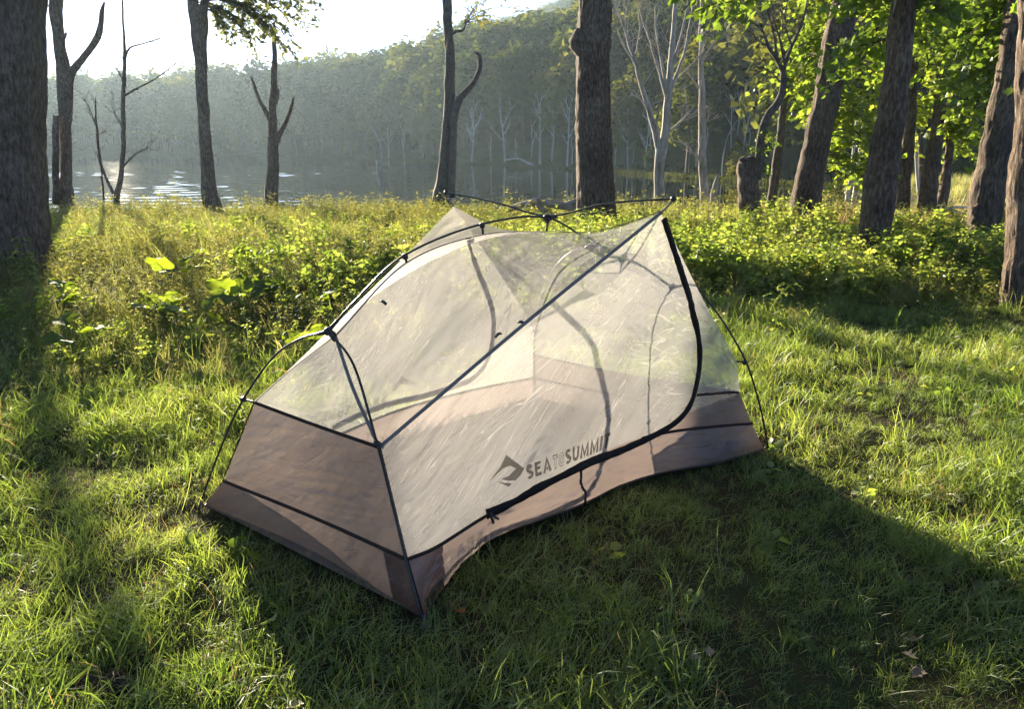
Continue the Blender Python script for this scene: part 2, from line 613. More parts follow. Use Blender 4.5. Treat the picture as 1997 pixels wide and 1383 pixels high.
def mat_lake():
    m, nt, out = nodes("lake water")
    b = nt.nodes.new("ShaderNodeBsdfPrincipled")
    b.inputs["Base Color"].default_value = (0.010, 0.013, 0.011, 1)
    b.inputs["Roughness"].default_value = 0.025
    b.inputs["IOR"].default_value = 1.33
    n1 = tex_noise(nt, 1.0, 2, geo_pos(nt, (2.0, 4.0, 1)), 0.5)
    bp = nt.nodes.new("ShaderNodeBump")
    bp.inputs["Strength"].default_value = 0.03
    bp.inputs["Distance"].default_value = 0.05
    nt.links.new(n1, bp.inputs["Height"])
    nt.links.new(bp.outputs[0], b.inputs["Normal"])
    nt.links.new(b.outputs[0], out.inputs[0])
    return m


def lake_z(X, Y):
    """ripples as real relief: livelier on the open western side, calm under the far trees"""
    r = np.random.default_rng(9)
    z = 0
    for _ in range(16):
        wl = r.uniform(1.0, 2.6)
        a = r.normal(radians(-62), .75)
        k = 2 * pi / wl
        z = z + np.sin(k * (X * cos(a) + Y * sin(a)) + r.uniform(0, 6.28)) / k
    slope = 0.0125 * sstep(14, -14, X) * np.clip(.75 + .9 * n2(X, Y, .09, 71), .1, 1.6) + 0.0006
    return LAKE_Z + z * slope * sstep(420, 120, Y)


M['ground'] = mat_ground()
M['hill'] = mat_hill()
M['lake'] = mat_lake()


# ------------------------------------------------------------------ the setting: ground, lake, far shore and hills
def grid_mesh(name, xs, ys, zf, mat, mask=None, smooth=True):
    X, Y = np.meshgrid(xs, ys)
    V = np.stack([X, Y, zf(X, Y)], -1).reshape(-1, 3)
    nx, ny = len(xs), len(ys)
    i = np.arange(ny - 1)[:, None]
    j = np.arange(nx - 1)[None]
    a = i * nx + j
    Q = np.stack([a, a + 1, a + nx + 1, a + nx], -1).reshape(-1, 4)
    return link(name, new_mesh(name, V, [Q], smooth), mat)


gx = np.concatenate([np.linspace(-60, -8, 40, endpoint=False), np.linspace(-8, 10, 240, endpoint=False), np.linspace(10, 75, 50)])
gy = np.concatenate([np.linspace(-20, 0, 12, endpoint=False), np.linspace(0, 12, 160, endpoint=False), np.linspace(12, 60, 120)])
tag(grid_mesh("ground", gx, gy, zg, M['ground']), kind="structure", label="grassy clearing sloping gently down to the lake")
tag(grid_mesh("lake", np.concatenate([np.linspace(-500, -70, 20, endpoint=False), np.linspace(-70, 14, 380, endpoint=False), np.linspace(14, 80, 20)]), np.concatenate([np.linspace(24, 110, 380, endpoint=False), np.linspace(110, 320, 60)]), lake_z, M['lake']), kind="structure", label="dark still lake with sun glints behind the tent")

# far shoreline, as azimuth -> distance
SH = np.array([(-420, 250), (-250, 252), (-170, 246), (-91, 220), (-38, 182), (-8, 119), (8, 91), (15, 70), (19, 60), (22, 52), (24.5, 44), (40, 48), (80, 70)], float)
SH_AZ = np.arctan2(SH[:, 0], SH[:, 1])
SH_R = np.hypot(SH[:, 0], SH[:, 1])


def pxaz(p):
    return np.arctan((np.asarray(p, float) - PW / 2) / FPX * 1.02)


RIDGE_PX = [-600, 75, 300, 400, 480, 560, 620, 750, 860, 950, 1050, 1130, 1250, 1500, 2000, 2600]
RIDGE_H = [14, 15, 17, 20, 23, 27, 30, 38, 45, 55, 62, 69, 85, 105, 98, 70]


def rs_of(az):
    return np.interp(az, SH_AZ, SH_R)


def hill_z(r, az):
    e = r - rs_of(az)
    Hh = np.interp(az, pxaz(RIDGE_PX), RIDGE_H)
    S = 0.04 * sstep(2, 12, e) + 0.15 * sstep(10, 70, e) + 0.81 * sstep(90, 390, e)
    z = LAKE_Z - 0.25 + 0.55 * sstep(-2, 5, e) + Hh * S
    z = z + 3.0 * sstep(30, 150, e) * n2(r * np.sin(az), r * np.cos(az), 0.012, 8) - 25 * sstep(400, 560, e)
    return z


haz = np.linspace(radians(-50), radians(52), 160)
he = np.concatenate([np.linspace(-6, 20, 18, endpoint=False), np.linspace(20, 445, 50)])
AZ, EE = np.meshgrid(haz, he)
RR = rs_of(AZ) + EE
Vh = np.stack([RR * np.sin(AZ), RR * np.cos(AZ), hill_z(RR, AZ)], -1).reshape(-1, 3)
nx, ny = len(haz), len(he)
ii = np.arange(ny - 1)[:, None]
jj = np.arange(nx - 1)[None]
aa = ii * nx + jj
hill = link("hills", new_mesh("hills", Vh, [np.stack([aa, aa + 1, aa + nx + 1, aa + nx], -1).reshape(-1, 4)], True), M['hill'])
tag(hill, kind="structure", label="wooded hills rising beyond the lake")


# ------------------------------------------------------------------ scatter with geometry nodes
def scatter(name, sources, pos, rot, scl, idx, label, cat=None, realize=False):
    coll = bpy.data.collections.new(name + " kinds")
    for k, (me, mat) in enumerate(sources):
        o = bpy.data.objects.new("%s_kind_%02d" % (name, k), me)
        if len(me.materials) == 0:
            me.materials.append(mat)
        coll.objects.link(o)
    me = bpy.data.meshes.new(name)
    me.vertices.add(len(pos))
    me.vertices.foreach_set("co", np.ascontiguousarray(pos, np.float32).ravel())
    a = me.attributes.new("rot", 'FLOAT_VECTOR', 'POINT')
    a.data.foreach_set("vector", np.ascontiguousarray(rot, np.float32).ravel())
    a = me.attributes.new("scl", 'FLOAT_VECTOR', 'POINT')
    a.data.foreach_set("vector", np.ascontiguousarray(scl, np.float32).ravel())
    a = me.attributes.new("idx", 'INT', 'POINT')
    a.data.foreach_set("value", np.ascontiguousarray(idx, np.int32))
    o = link(name, me)
    ng = bpy.data.node_groups.new(name, 'GeometryNodeTree')
    ng.interface.new_socket("Geometry", in_out='INPUT', socket_type='NodeSocketGeometry')
    ng.interface.new_socket("Geometry", in_out='OUTPUT', socket_type='NodeSocketGeometry')
    gi = ng.nodes.new("NodeGroupInput")
    go = ng.nodes.new("NodeGroupOutput")
    iop = ng.nodes.new("GeometryNodeInstanceOnPoints")
    ci = ng.nodes.new("GeometryNodeCollectionInfo")
    ci.inputs["Collection"].default_value = coll
    ci.inputs["Separate Children"].default_value = True
    ci.inputs["Reset Children"].default_value = True

    def attr(nm, ty):
        n = ng.nodes.new("GeometryNodeInputNamedAttribute")
        n.data_type = ty
        n.inputs["Name"].default_value = nm
        return n.outputs[0]
    ng.links.new(gi.outputs[0], iop.inputs["Points"])
    ng.links.new(ci.outputs[0], iop.inputs["Instance"])
    iop.inputs["Pick Instance"].default_value = True
    ng.links.new(attr("idx", 'INT'), iop.inputs["Instance Index"])
    ng.links.new(attr("rot", 'FLOAT_VECTOR'), iop.inputs["Rotation"])
    ng.links.new(attr("scl", 'FLOAT_VECTOR'), iop.inputs["Scale"])
    if realize:
        rz = ng.nodes.new("GeometryNodeRealizeInstances")
        ng.links.new(iop.outputs[0], rz.inputs[0])
        ng.links.new(rz.outputs[0], go.inputs[0])
    else:
        ng.links.new(iop.outputs[0], go.inputs[0])
    md = o.modifiers.new("scatter", 'NODES')
    md.node_group = ng
    tag(o, label, cat, kind="stuff")
    return o


# ---- far forest
def forest_tree(seed, shape):
    r = np.random.default_rng(seed)
    tv, tf = t_quad(0.9)
    mb = MB()
    nclump = 95
    h0, h1, rad = shape
    cpos = []
    for _ in range(nclump):
        t = r.uniform(0, 1)
        z = h0 + (h1 - h0) * t
        prof = np.sqrt(max(0.02, 1 - ((t - 0.42) / 0.60) ** 2))
        a = r.uniform(0, 2 * pi)
        q = rad * prof * r.uniform(0.55, 1.08)
        cpos.append((q * cos(a), q * sin(a), z + r.normal(0, .02)))
    cpos = np.array(cpos)
    P = np.repeat(cpos, 16, 0) + r.normal(0, 0.055, (nclump * 16, 3)) * np.array([1, 1, .75])
    nrm = norm(norm(P - np.array([0, 0, (h0 + h1) / 2])) + r.normal(0, 0.6, P.shape) + np.array([0, 0, 0.4]))
    X = norm(np.cross(nrm, r.normal(0, 1, P.shape)))
    Yv = np.cross(nrm, X)
    V, F = leaf_tile(tv, tf, P, X, Yv, nrm, r.uniform(0.035, 0.065, len(P)))
    mb.add(V, [F])
    me = mb.mesh("far crown", False)
    me.materials.append(M['forest'])
    me.materials.append(M['bark_grey'])
    mb2 = MB()
    mb2.add(V, [F])
    C = resample(np.array([[0, 0, -0.03], [r.normal(0, .01), r.normal(0, .01), 0.4], [r.normal(0, .02), r.normal(0, .02), 0.85]]), 5)
    tvv, tp = tube(C, np.array([0.017, .015, .013, .009, .004]), 5)
    nf = len(F)
    mb2.add(tvv, tp)
    me = mb2.mesh("far tree", False)
    me.materials.append(M['forest'])
    me.materials.append(M['bark_grey'])
    mi = np.zeros(len(me.polygons), np.int32)
    vtx = np.empty(len(me.loops), np.int32)
    me.loops.foreach_get("vertex_index", vtx)
    ls = np.empty(len(me.polygons), np.int32)
    me.polygons.foreach_get("loop_start", ls)
    mi[vtx[ls] >= len(V)] = 1
    me.polygons.foreach_set("material_index", mi)
    return me


FT = [forest_tree(20 + k, s) for k, s in enumerate([(0.32, 1.0, 0.24), (0.40, 1.0, 0.20), (0.25, .98, 0.27), (0.45, 1.0, 0.23), (0.30, 1.0, 0.19), (0.12, 0.95, 0.30)])]
fp = []
for e in np.arange(3, 430, 5.2):
    for az in np.arange(radians(-50), radians(50), 5.6 / (160 + e)):
        fp.append((e, az))
fp = np.array(fp)
fe = fp[:, 0] + RNG.uniform(-2.4, 2.4, len(fp))
fa = fp[:, 1] + RNG.uniform(-.5, .5, len(fp)) * 5.6 / (160 + fp[:, 0])
fr = rs_of(fa) + fe
keep = RNG.uniform(0, 1, len(fe)) < np.where(fr < 260, 0.95, 0.8) * np.clip(fr / 150, .35, 1)
keep &= ~((np.tan(fa) * 1442 + 998 > 1650) & (fr < 60))
fe, fa, fr = fe[keep], fa[keep], fr[keep]
fpos = np.stack([fr * np.sin(fa), fr * np.cos(fa), hill_z(fr, fa) - 0.2], -1)
hs = np.interp(fa, pxaz([500, 700, 1000, 1200]), [20, 19, 14.5, 13.5])
hs = hs * (0.75 + 0.25 * sstep(0, 25, fe)) * RNG.uniform(0.78, 1.2, len(fe))
hs = np.where(fe > 120, 14.5 * RNG.uniform(.75, 1.2, len(fe)), hs)
fidx = RNG.integers(0, 5, len(fe))
fidx = np.where((fe < 9) & (RNG.uniform(0, 1, len(fe)) < .3), 5, fidx)
hs = np.where(fidx == 5, hs * .35, hs)
wid = RNG.uniform(.9, 1.2, len(fe)) * np.where(fe > 60, 1.15, 1)
scatter("forest", [(m_, None) for m_ in FT], fpos, np.stack([RNG.normal(0, .03, len(fe)), RNG.normal(0, .03, len(fe)), RNG.uniform(0, 6.28, len(fe))], -1),
        np.stack([hs * wid, hs * wid, hs], -1), fidx, "hazy green woods covering the far shore and hillside")

# ---- marsh grass at the far water's edge
def grass_clump(seed, nb, length, lean, width, spread, seg=3, stiff=1.0):
    r = np.random.default_rng(seed)
    mb = MB()
    t = np.linspace(0, 1, seg + 1)
    for _ in range(nb):
        a = r.uniform(0, 2 * pi)
        L = length * r.uniform(0.45, 1.1)
        ln = lean * r.uniform(0.25, 1.15)
        b0 = np.array([r.normal(0, spread), r.normal(0, spread), 0])
        a2 = a + r.normal(0, 0.5)
        ang = (pi / 2) - ln * (0.25 + t ** stiff)
        dx = np.concatenate([[0], np.cumsum(np.cos(ang[:-1]) * L / seg)])
        dz = np.concatenate([[0], np.cumsum(np.sin(ang[:-1]) * L / seg)])
        aa_ = a + (a2 - a) * t
        C = b0 + np.stack([dx * np.cos(aa_), dx * np.sin(aa_), dz], -1)
        tw = r.uniform(0, pi)
        side = np.stack([-np.sin(aa_ + tw * .3), np.cos(aa_ + tw * .3), np.sin(tw) * .4 * np.ones_like(t)], -1)
        w = width * r.uniform(.7, 1.25) * np.array([0.8] + [1.0] * (seg - 1) + [0.0])[:, None] * 0.5
        V = np.vstack([(C - side * w)[:-1], (C + side * w)[:-1], C[-1:]])
        k = seg
        Q = np.array([[i, i + 1, k + i + 1, k + i] for i in range(k - 1)])
        mb.add(V, [Q, np.array([[k - 1, 2 * k, 2 * k - 1]])])
    return mb.mesh("grass clump", False)


marsh = [grass_clump(300 + k, 26, 0.45, 0.8, 0.05, 0.4) for k in range(2)]
na = 2600
ma_ = RNG.uniform(radians(-24), radians(34), na)
me_ = RNG.exponential(2.2, na) - 0.6
mr_ = rs_of(ma_) + me_
scatter("marsh_grass", [(m_, M['marsh']) for m_ in marsh], np.stack([mr_ * np.sin(ma_), mr_ * np.cos(ma_), np.maximum(hill_z(mr_, ma_), LAKE_Z) - .03], -1),
        np.stack([ma_ * 0, ma_ * 0, RNG.uniform(0, 6, na)], -1), np.repeat(RNG.uniform(.5, 1.2, na)[:, None], 3, 1), RNG.integers(0, 2, na), "low green marsh grass along the far lake shore")


# ------------------------------------------------------------------ trees
def px_line(pts, Y):
    """[(px,py,width_px)] -> centre line and radii"""
    C = np.array([WP(p[0], p[1], p[3] if len(p) > 3 else Y) for p in pts])
    r = np.array([p[2] * 0.5 * mpp(Y) for p in pts])
    return C, r


def to_ground(C, r, dig=0.12, grow=1.05):
    b = C[0].copy()
    g = float(zg(b[0], b[1])) - dig
    if g < b[2] - 0.02:
        C = np.vstack([[b[0], b[1], g], C])
        r = np.concatenate([[r[0] * grow], r])
    return C, r


def limb(mb, C, r, n=None, sides=8, amp=0.05, seed=0, fx=2.0, fz=2.0, **kw):
    Cr = np.hstack([C, r[:, None]])
    n = n or max(6, int(np.linalg.norm(np.diff(C, axis=0), axis=1).sum() / 0.12))
    S = resample(Cr, min(n, 260))
    S[:, 3] = np.maximum(S[:, 3], 0.003)
    ln = np.concatenate([[0], np.cumsum(np.linalg.norm(np.diff(S[:, :3], axis=0), axis=1))])
    for ax in range(3 if amp else 0):
        S[:, ax] += np.minimum(S[:, 3], .035) * (.5 if ax < 2 else .2) * (vnoise(np.stack([ln * 2.3, ln * 0 + ax * 7.7, ln * 0 + seed], -1), seed) + .6 * vnoise(np.stack([ln * 6.5, ln * 0 + ax * 3.3, ln * 0 + seed], -1), seed + 4)) * np.clip(ln / .4, 0, 1)
    V, P = tube(S[:, :3], S[:, 3], sides, bark_rel(amp, fx, fz, seed, **kw) if amp else None)
    mb.add(V, P)
    return S


def twigs(mb, r, start, direction, length, rad, depth, up=0.25, spread=0.6, kids=3, bend=0.18):
    """recursive bare twig"""
    n = 6
    d = direction / np.linalg.norm(direction)
    P = [start]
    step = length / (n - 1)
    for i in range(n - 1):
        d = norm(d + r.normal(0, bend, 3) + np.array([0, 0, up * 0.12]))
        P.append(P[-1] + d * step)
    P = np.array(P)
    V, F = tube(P, np.linspace(rad, rad * 0.4, n), 5 if rad > .012 else 4)
    mb.add(V, F)
    if depth > 0:
        for _ in range(kids):
            k = r.integers(1, n)
            dd = norm(norm(P[k] - P[k - 1]) + r.normal(0, spread, 3) * np.array([1, .7, 1]) + np.array([0, 0, up * 0.5]))
            twigs(mb, r, P[k], dd, length * r.uniform(.4, .7), rad * (0.62 - .06 * k / n), depth - 1, up, spread, kids, bend)
    return P


TREES = []


def tree_root(name, base, label, cat="tree", group=None):
    e = bpy.data.objects.new(name, None)
    e.location = base
    scene.collection.objects.link(e)
    tag(e, label, cat, group)
    bpy.context.view_layer.update()
    return e


MAPLE_V, MAPLE_F = t_maple()
OV_V, OV_F = t_ovate()


def spray(mbw, leaves, r, start, end, rad, leaf, density=1.0, fan=0.5, droop=0.10):
    """a limb from start to end with a flat fan of leafy twigs on its outer part"""
    start = np.asarray(start, float)
    end = np.asarray(end, float)
    L = np.linalg.norm(end - start)
    mid = (start + end) / 2 + np.array([r.normal(0, .06), r.normal(0, .06), 0.10]) * L
    C = resample(np.array([start, mid, end]), 14)
    C += r.normal(0, 0.008 * L, C.shape) * np.linspace(0, 1, 14)[:, None]
    V, F = tube(C, np.linspace(rad, rad * .25, 14), 6)
    mbw.add(V, F)
    ax_ = norm(end - start)
    lat = norm(np.cross(ax_, np.array([0, 0, 1.0])))
    nt_ = max(3, int(9 * density))
    for k in range(nt_):
        t = 0.30 + 0.70 * (k + r.uniform(0, 1)) / nt_
        b = C[min(13, int(t * 13))]
        sd = 1 if k % 2 else -1
        tl = fan * (1.15 - 0.6 * t) * r.uniform(.6, 1.3)
        d = norm(ax_ * r.uniform(.4, 1.0) + lat * sd * r.uniform(.5, 1.0) + np.array([0, 0, r.normal(0, .25)]))
        m_ = 7
        P = b + d * np.linspace(0, tl, m_)[:, None] + np.array([0, 0, -1]) * (np.linspace(0, 1, m_)[:, None] ** 2) * droop * tl * 2
        V, F = tube(P, np.linspace(rad * .3, rad * .1, m_), 4, cap=False)
        mbw.add(V, F)
        nl = max(3, int(tl / (leaf * 0.34) * density))
        for q in range(nl):
            u = (q + r.uniform(0, 1)) / nl
            p = P[min(m_ - 1, int(u * m_))] + r.normal(0, leaf * .35, 3)
            s2 = 1 if q % 2 else -1
            dl = norm(d * r.uniform(.2, 1) + np.cross(d, [0, 0, 1]) * s2 * r.uniform(.3, 1) + np.array([0, 0, r.uniform(-.7, .1)]))
            leaves.append((p, dl, r.uniform(.45, 1.25) * leaf))


def leaf_mesh(leaves, r, tv, tf, tilt=0.75):
    P = np.array([l[0] for l in leaves])
    X = np.array([l[1] for l in leaves])
    s = np.array([l[2] for l in leaves])
    up = norm(np.array([0, 0, 1.0]) + r.normal(0, tilt, P.shape))
    Yv = norm(np.cross(up, X))
    Z = np.cross(X, Yv)
    return leaf_tile(tv, tf, P, X, Yv, Z, s)


def crown_part(root, leaves, r, tv, tf, mat, name="crown"):
    V, F = leaf_mesh(leaves, r, tv, tf)
    o = link(name, new_mesh(name, V - np.array(root.location), [F], False), mat, root)
    o["kind"] = "stuff"
    return o


def part(mb, name, mat, root, smooth=True):
    return mb.build(name, mat, root, np.array(root.location), smooth)


def trunk_tree(name, label, pts, Y, mat, seed, sides=28, amp=0.05, fx=4.0, fz=3.0, flare=0.35, flare_h=0.25, group=None, n=None, cat="tree"):
    C, r = px_line(pts, Y)
    C, r = to_ground(C, r)
    root = tree_root(name, tuple(C[0] + np.array([0, 0, .1])), label, cat, group)
    mb = MB()
    S = limb(mb, C, r, n, sides, amp, seed, fx, fz, flare=flare, flare_h=flare_h, z0=C[0][2] + .1)
    part(mb, "trunk", mat, root)
    return root, S


def add_branch(root, pts, Y, mat, seed, sides=8, amp=0.04, name="branch", tw=None):
    C, r = px_line(pts, Y)
    mb = MB()
    S = limb(mb, C, r, None, sides, amp, seed, 2.5, 3.0)
    if tw:
        rr = np.random.default_rng(seed)
        cnt, ln, rad, dep = tw
        for _ in range(cnt):
            k = rr.integers(len(S) // 3, len(S))
            d = norm(norm(S[k, :3] - S[k - 1, :3]) + rr.normal(0, .7, 3) * np.array([1, .5, .7]))
            twigs(mb, rr, S[k, :3], d, ln * rr.uniform(.5, 1.2), rad, dep)
    part(mb, name, mat, root)
    return S


def burl(mb, c, rad, seed):
    u = np.linspace(0, pi, 14)
    v = np.linspace(0, 2 * pi, 20, endpoint=False)
    U, W_ = np.meshgrid(u, v, indexing='ij')
    d = np.stack([np.sin(U) * np.cos(W_), np.sin(U) * np.sin(W_), np.cos(U)], -1)
    rr = 1 + .22 * vnoise(d * 2.2, seed) + .1 * vnoise(d * 6, seed + 1)
    V = (np.array(c) + d * rr[..., None] * np.array(rad)).reshape(-1, 3)
    i = np.arange(13)[:, None]
    j = np.arange(20)[None]
    Q = np.stack([i * 20 + j, (i + 1) * 20 + j, (i + 1) * 20 + (j + 1) % 20, i * 20 + (j + 1) % 20], -1).reshape(-1, 4)
    mb.add(V, [Q])


r_ = np.random.default_rng(77)

# T1 the huge trunk at the edge of the picture
t1, S1 = trunk_tree("big_tree", "huge dark tree trunk at the edge of the meadow beside leafy weeds, the thickest trunk", [(12, 545, 160), (8, 480, 148), (4, 300, 141), (0, 0, 138), (-5, -500, 125), (-20, -1300, 90)], 9.0, M['bark_brown'], 3, 64, 0.035, 7, 2.2, 0.28, 0.3, n=240)
mb = MB(); lv = []
for k in range(9):
    a = r_.uniform(0, 2 * pi)
    st = S1[-1 - 8 * k, :3]
    mbs = MB()
    spray(mbs, lv, r_, st, st + np.array([cos(a) * 3, sin(a) * 3, 1.5]), .09, .12, 1.2, 1.6)
    part(mbs, "branch", M['bark_brown'], t1)
crown_part(t1, lv, r_, MAPLE_V, MAPLE_F, M['oak'])

# T2 dead tree, two stems, one thick crooked arm
t2, S = trunk_tree("dead_tree", "bare dead tree with one thick crooked arm reaching up, beside the huge trunk", [(132, 398, 24), (129, 330, 19), (128, 250, 19), (126, 170, 26), (122, 120, 22), (116, 70, 19), (110, 20, 22), (108, -40, 20), (100, -220, 10)], 21.5, M['bark_brown'], 5, 20, .06, 3, 2)
add_branch(t2, [(131, 172, 18), (140, 140, 14), (158, 118, 12), (178, 92, 11), (193, 68, 12), (197, 45, 9), (199, 22, 8), (203, 3, 3)], 21.5, M['bark_brown'], 6, tw=(3, .5, .012, 1))
add_branch(t2, [(110, 398, 15), (109, 340, 12), (108, 280, 12), (110, 225, 10)], 21.2, M['bark_brown'], 7, name="second_stem")
add_branch(t2, [(122, 78, 6), (127, 70, 5), (129, 62, 3)], 21.5, M['bark_brown'], 8)
add_branch(t2, [(104, 20, 4), (97, 12, 3), (87, 5, 2)], 21.5, M['bark_brown'], 9)
add_branch(t2, [(112, 20, 8), (119, 5, 7), (125, -40, 5)], 21.5, M['bark_brown'], 10)

# T3 thin dead tree with long twigs
t3, S = trunk_tree("dead_tree", "thin bare dead tree with long crooked twigs over the sunlit water", [(227, 385, 11), (236, 340, 9), (241, 270, 8), (240, 200, 7), (243, 120, 6), (242, 60, 4), (240, 0, 3), (239, -140, 2)], 22.0, M['bark_brown'], 12, 10, .05, 2, 2)
for pts in ([(222, 378, 7), (205, 345, 5), (193, 300, 5), (188, 240, 4), (186, 190, 2)], [(244, 185, 4), (275, 168, 3), (300, 155, 2.4), (345, 122, 1.5)], [(245, 108, 4), (254, 92, 3), (280, 84, 2.4), (317, 72, 1.5)], [(241, 160, 3), (232, 140, 2.5), (220, 128, 1.5)], [(240, 325, 4), (262, 302, 3), (285, 290, 2)], [(237, 245, 3), (222, 215, 2)], [(243, 130, 3), (239, 112, 2)], [(189, 250, 3), (172, 205, 2), (160, 190, 1.2)], [(202, 390, 4), (200, 350, 3), (196, 320, 2)]):
    add_branch(t3, pts, 22.0, M['bark_brown'], int(pts[0][0]), 6, .03, tw=(5, .45, .008, 1))

# T4 live tree whose crown hangs over the water
t4, S4 = trunk_tree("shore_tree", "live tree with a smooth straight trunk and small leaves against the bright sky", [(414, 405, 32), (405, 345, 25), (399, 250, 21), (394, 150, 20), (390, 90, 24), (387, 40, 30), (385, 10, 33)], 21.5, M['bark_brown'], 15, 22, .035, 3, 2)
add_branch(t4, [(380, 28, 20), (376, 0, 18), (366, -150, 14), (350, -350, 8)], 21.5, M['bark_brown'], 16, 12)
Sb = add_branch(t4, [(396, 30, 16), (399, 0, 14), (410, -120, 11), (430, -300, 6)], 21.5, M['bark_brown'], 17, 12)
mb = MB(); lv = []
for (sx, sy, ex, ey) in [(398, 10, 470, 55), (398, 12, 440, 22), (398, 0, 500, 82), (400, -5, 540, 10), (400, -10, 560, 55), (402, -20, 600, 25), (404, -30, 640, 15), (402, -20, 590, 95), (404, -30, 660, -5), (404, -40, 520, -30), (410, -80, 620, -60), (396, 0, 425, 45), (400, 0, 480, 20), (404, -20, 545, 75), (404, -20, 575, 110), (380, -20, 330, -30), (375, -60, 300, -90), (404, -20, 615, 60), (400, 0, 450, 40), (402, -10, 510, 45), (404, -20, 530, 30), (404, -25, 580, 5), (404, -30, 630, 40), (398, 12, 460, 75), (404, -10, 555, 95), (404, -30, 600, -20)]:
    Yd = 21.5 + r_.uniform(-1.6, 1.2)
    mbs = MB()
    spray(mbs, lv, r_, WP(sx, sy, 21.5), WP(ex, ey, Yd), .03, .10, .95, .9)
    part(mbs, "branch", M['bark_brown'], t4)
crown_part(t4, lv, r_, MAPLE_V, MAPLE_F, M['oak'])

# T5 dead snag with two raised arms
t5, S = trunk_tree("dead_snag", "dead snag with two raised arms standing in the water under leafy twigs", [(530, 385, 24), (531, 340, 21), (532, 290, 19), (532, 220, 14), (534, 150, 11), (535, 90, 8), (535, 60, 6), (534, 42, 4)], 24, M['bark_brown'], 18, 16, .06, 3, 2)
for pts in ([(528, 236, 9), (518, 218, 8), (506, 195, 6), (490, 150, 4)], [(538, 280, 10), (549, 255, 8), (560, 232, 7), (573, 190, 4)], [(536, 205, 6), (542, 190, 5), (543, 172, 3)], [(535, 62, 4), (530, 52, 3), (527, 45, 2)]):
    add_branch(t5, pts, 24, M['bark_brown'], int(pts[0][1]), 8, .08, tw=(2, .3, .012, 0))

# T6 pair of stems with a hook-topped arm
t6, S6 = trunk_tree("forked_tree", "two-stemmed tree by the water with a hooked dead stem", [(860, 392, 36), (866, 340, 24), (870, 270, 18), (876, 190, 19), (878, 130, 17), (874, 60, 15), (872, 0, 16), (868, -160, 12), (862, -350, 6)], 23, M['bark_grey'], 21, 22, .06, 3, 2)
add_branch(t6, [(880, 385, 15), (881, 330, 13), (884, 260, 12), (888, 215, 13), (897, 192, 12), (912, 175, 11), (926, 155, 9), (936, 132, 8), (936, 112, 8), (931, 102, 6), (926, 101, 3)], 22.8, M['bark_grey'], 22, 12, .06, name="hooked_stem")
add_branch(t6, [(884, 215, 5), (886, 195, 4), (885, 182, 2)], 22.8, M['bark_grey'], 23)
mb = MB(); lv = []
Cb, rb = px_line([(873, 95, 6), (878, 70, 6), (890, 60, 5), (903, 58, 4), (910, 42, 3)], 22.8)
limb(mb, Cb, rb, 14, 6, 0)
for (ex, ey) in [(930, 20), (960, 30), (985, 45), (1000, 12), (950, 0), (915, 5), (980, -15), (940, 45)]:
    mbs = MB()
    spray(mbs, lv, r_, WP(905, 45, 22.8), WP(ex, ey, 22.8 + r_.uniform(-.6, .6)), .014, .08, .62, .5)
    part(mbs, "branch", M['bark_grey'], t6)
for (ex, ey) in [(930, -120), (800, -140), (900, -260), (820, -300), (880, -380)]:
    mbs = MB()
    spray(mbs, lv, r_, WP(868, -160, 23), WP(ex, ey, 23 + r_.uniform(-.9, .9)), .03, .1, 1., 1.)
    part(mbs, "branch", M['bark_grey'], t6)
part(mb, "branch", M['bark_grey'], t6)
crown_part(t6, lv, r_, MAPLE_V, MAPLE_F, M['oak'])

# T7 the big trunk behind the tent
t7, S7 = trunk_tree("tree", "thick dark trunk with a burl rising directly behind the tent", [(1166, 460, 78), (1164, 420, 72), (1161, 360, 66), (1158, 280, 62), (1156, 180, 58), (1156, 110, 58), (1158, 60, 60), (1160, 0, 56), (1163, -200, 54), (1165, -600, 44)], 15.4, M['bark_dark'], 25, 56, 0.05, 6.5, 3.4, .2, .3, n=250)
mb = MB()
burl(mb, WP(1136, 82, 15.3), (.24, .2, .26), 4)
burl(mb, WP(1182, 36, 15.4), (.10, .1, .2), 8)
part(mb, "burl", M['bark_dark'], t7)
mb = MB(); lv = []
for k in range(8):
    a = r_.uniform(0, 2 * pi)
    st = S7[-1 - 5 * k, :3]
    mbs = MB()
    spray(mbs, lv, r_, st, st + np.array([cos(a) * 2.6, sin(a) * 2.6, 1.4]), .07, .12, 1.2, 1.4)
    part(mbs, "branch", M['bark_dark'], t7)
crown_part(t7, lv, r_, MAPLE_V, MAPLE_F, M['maple'])

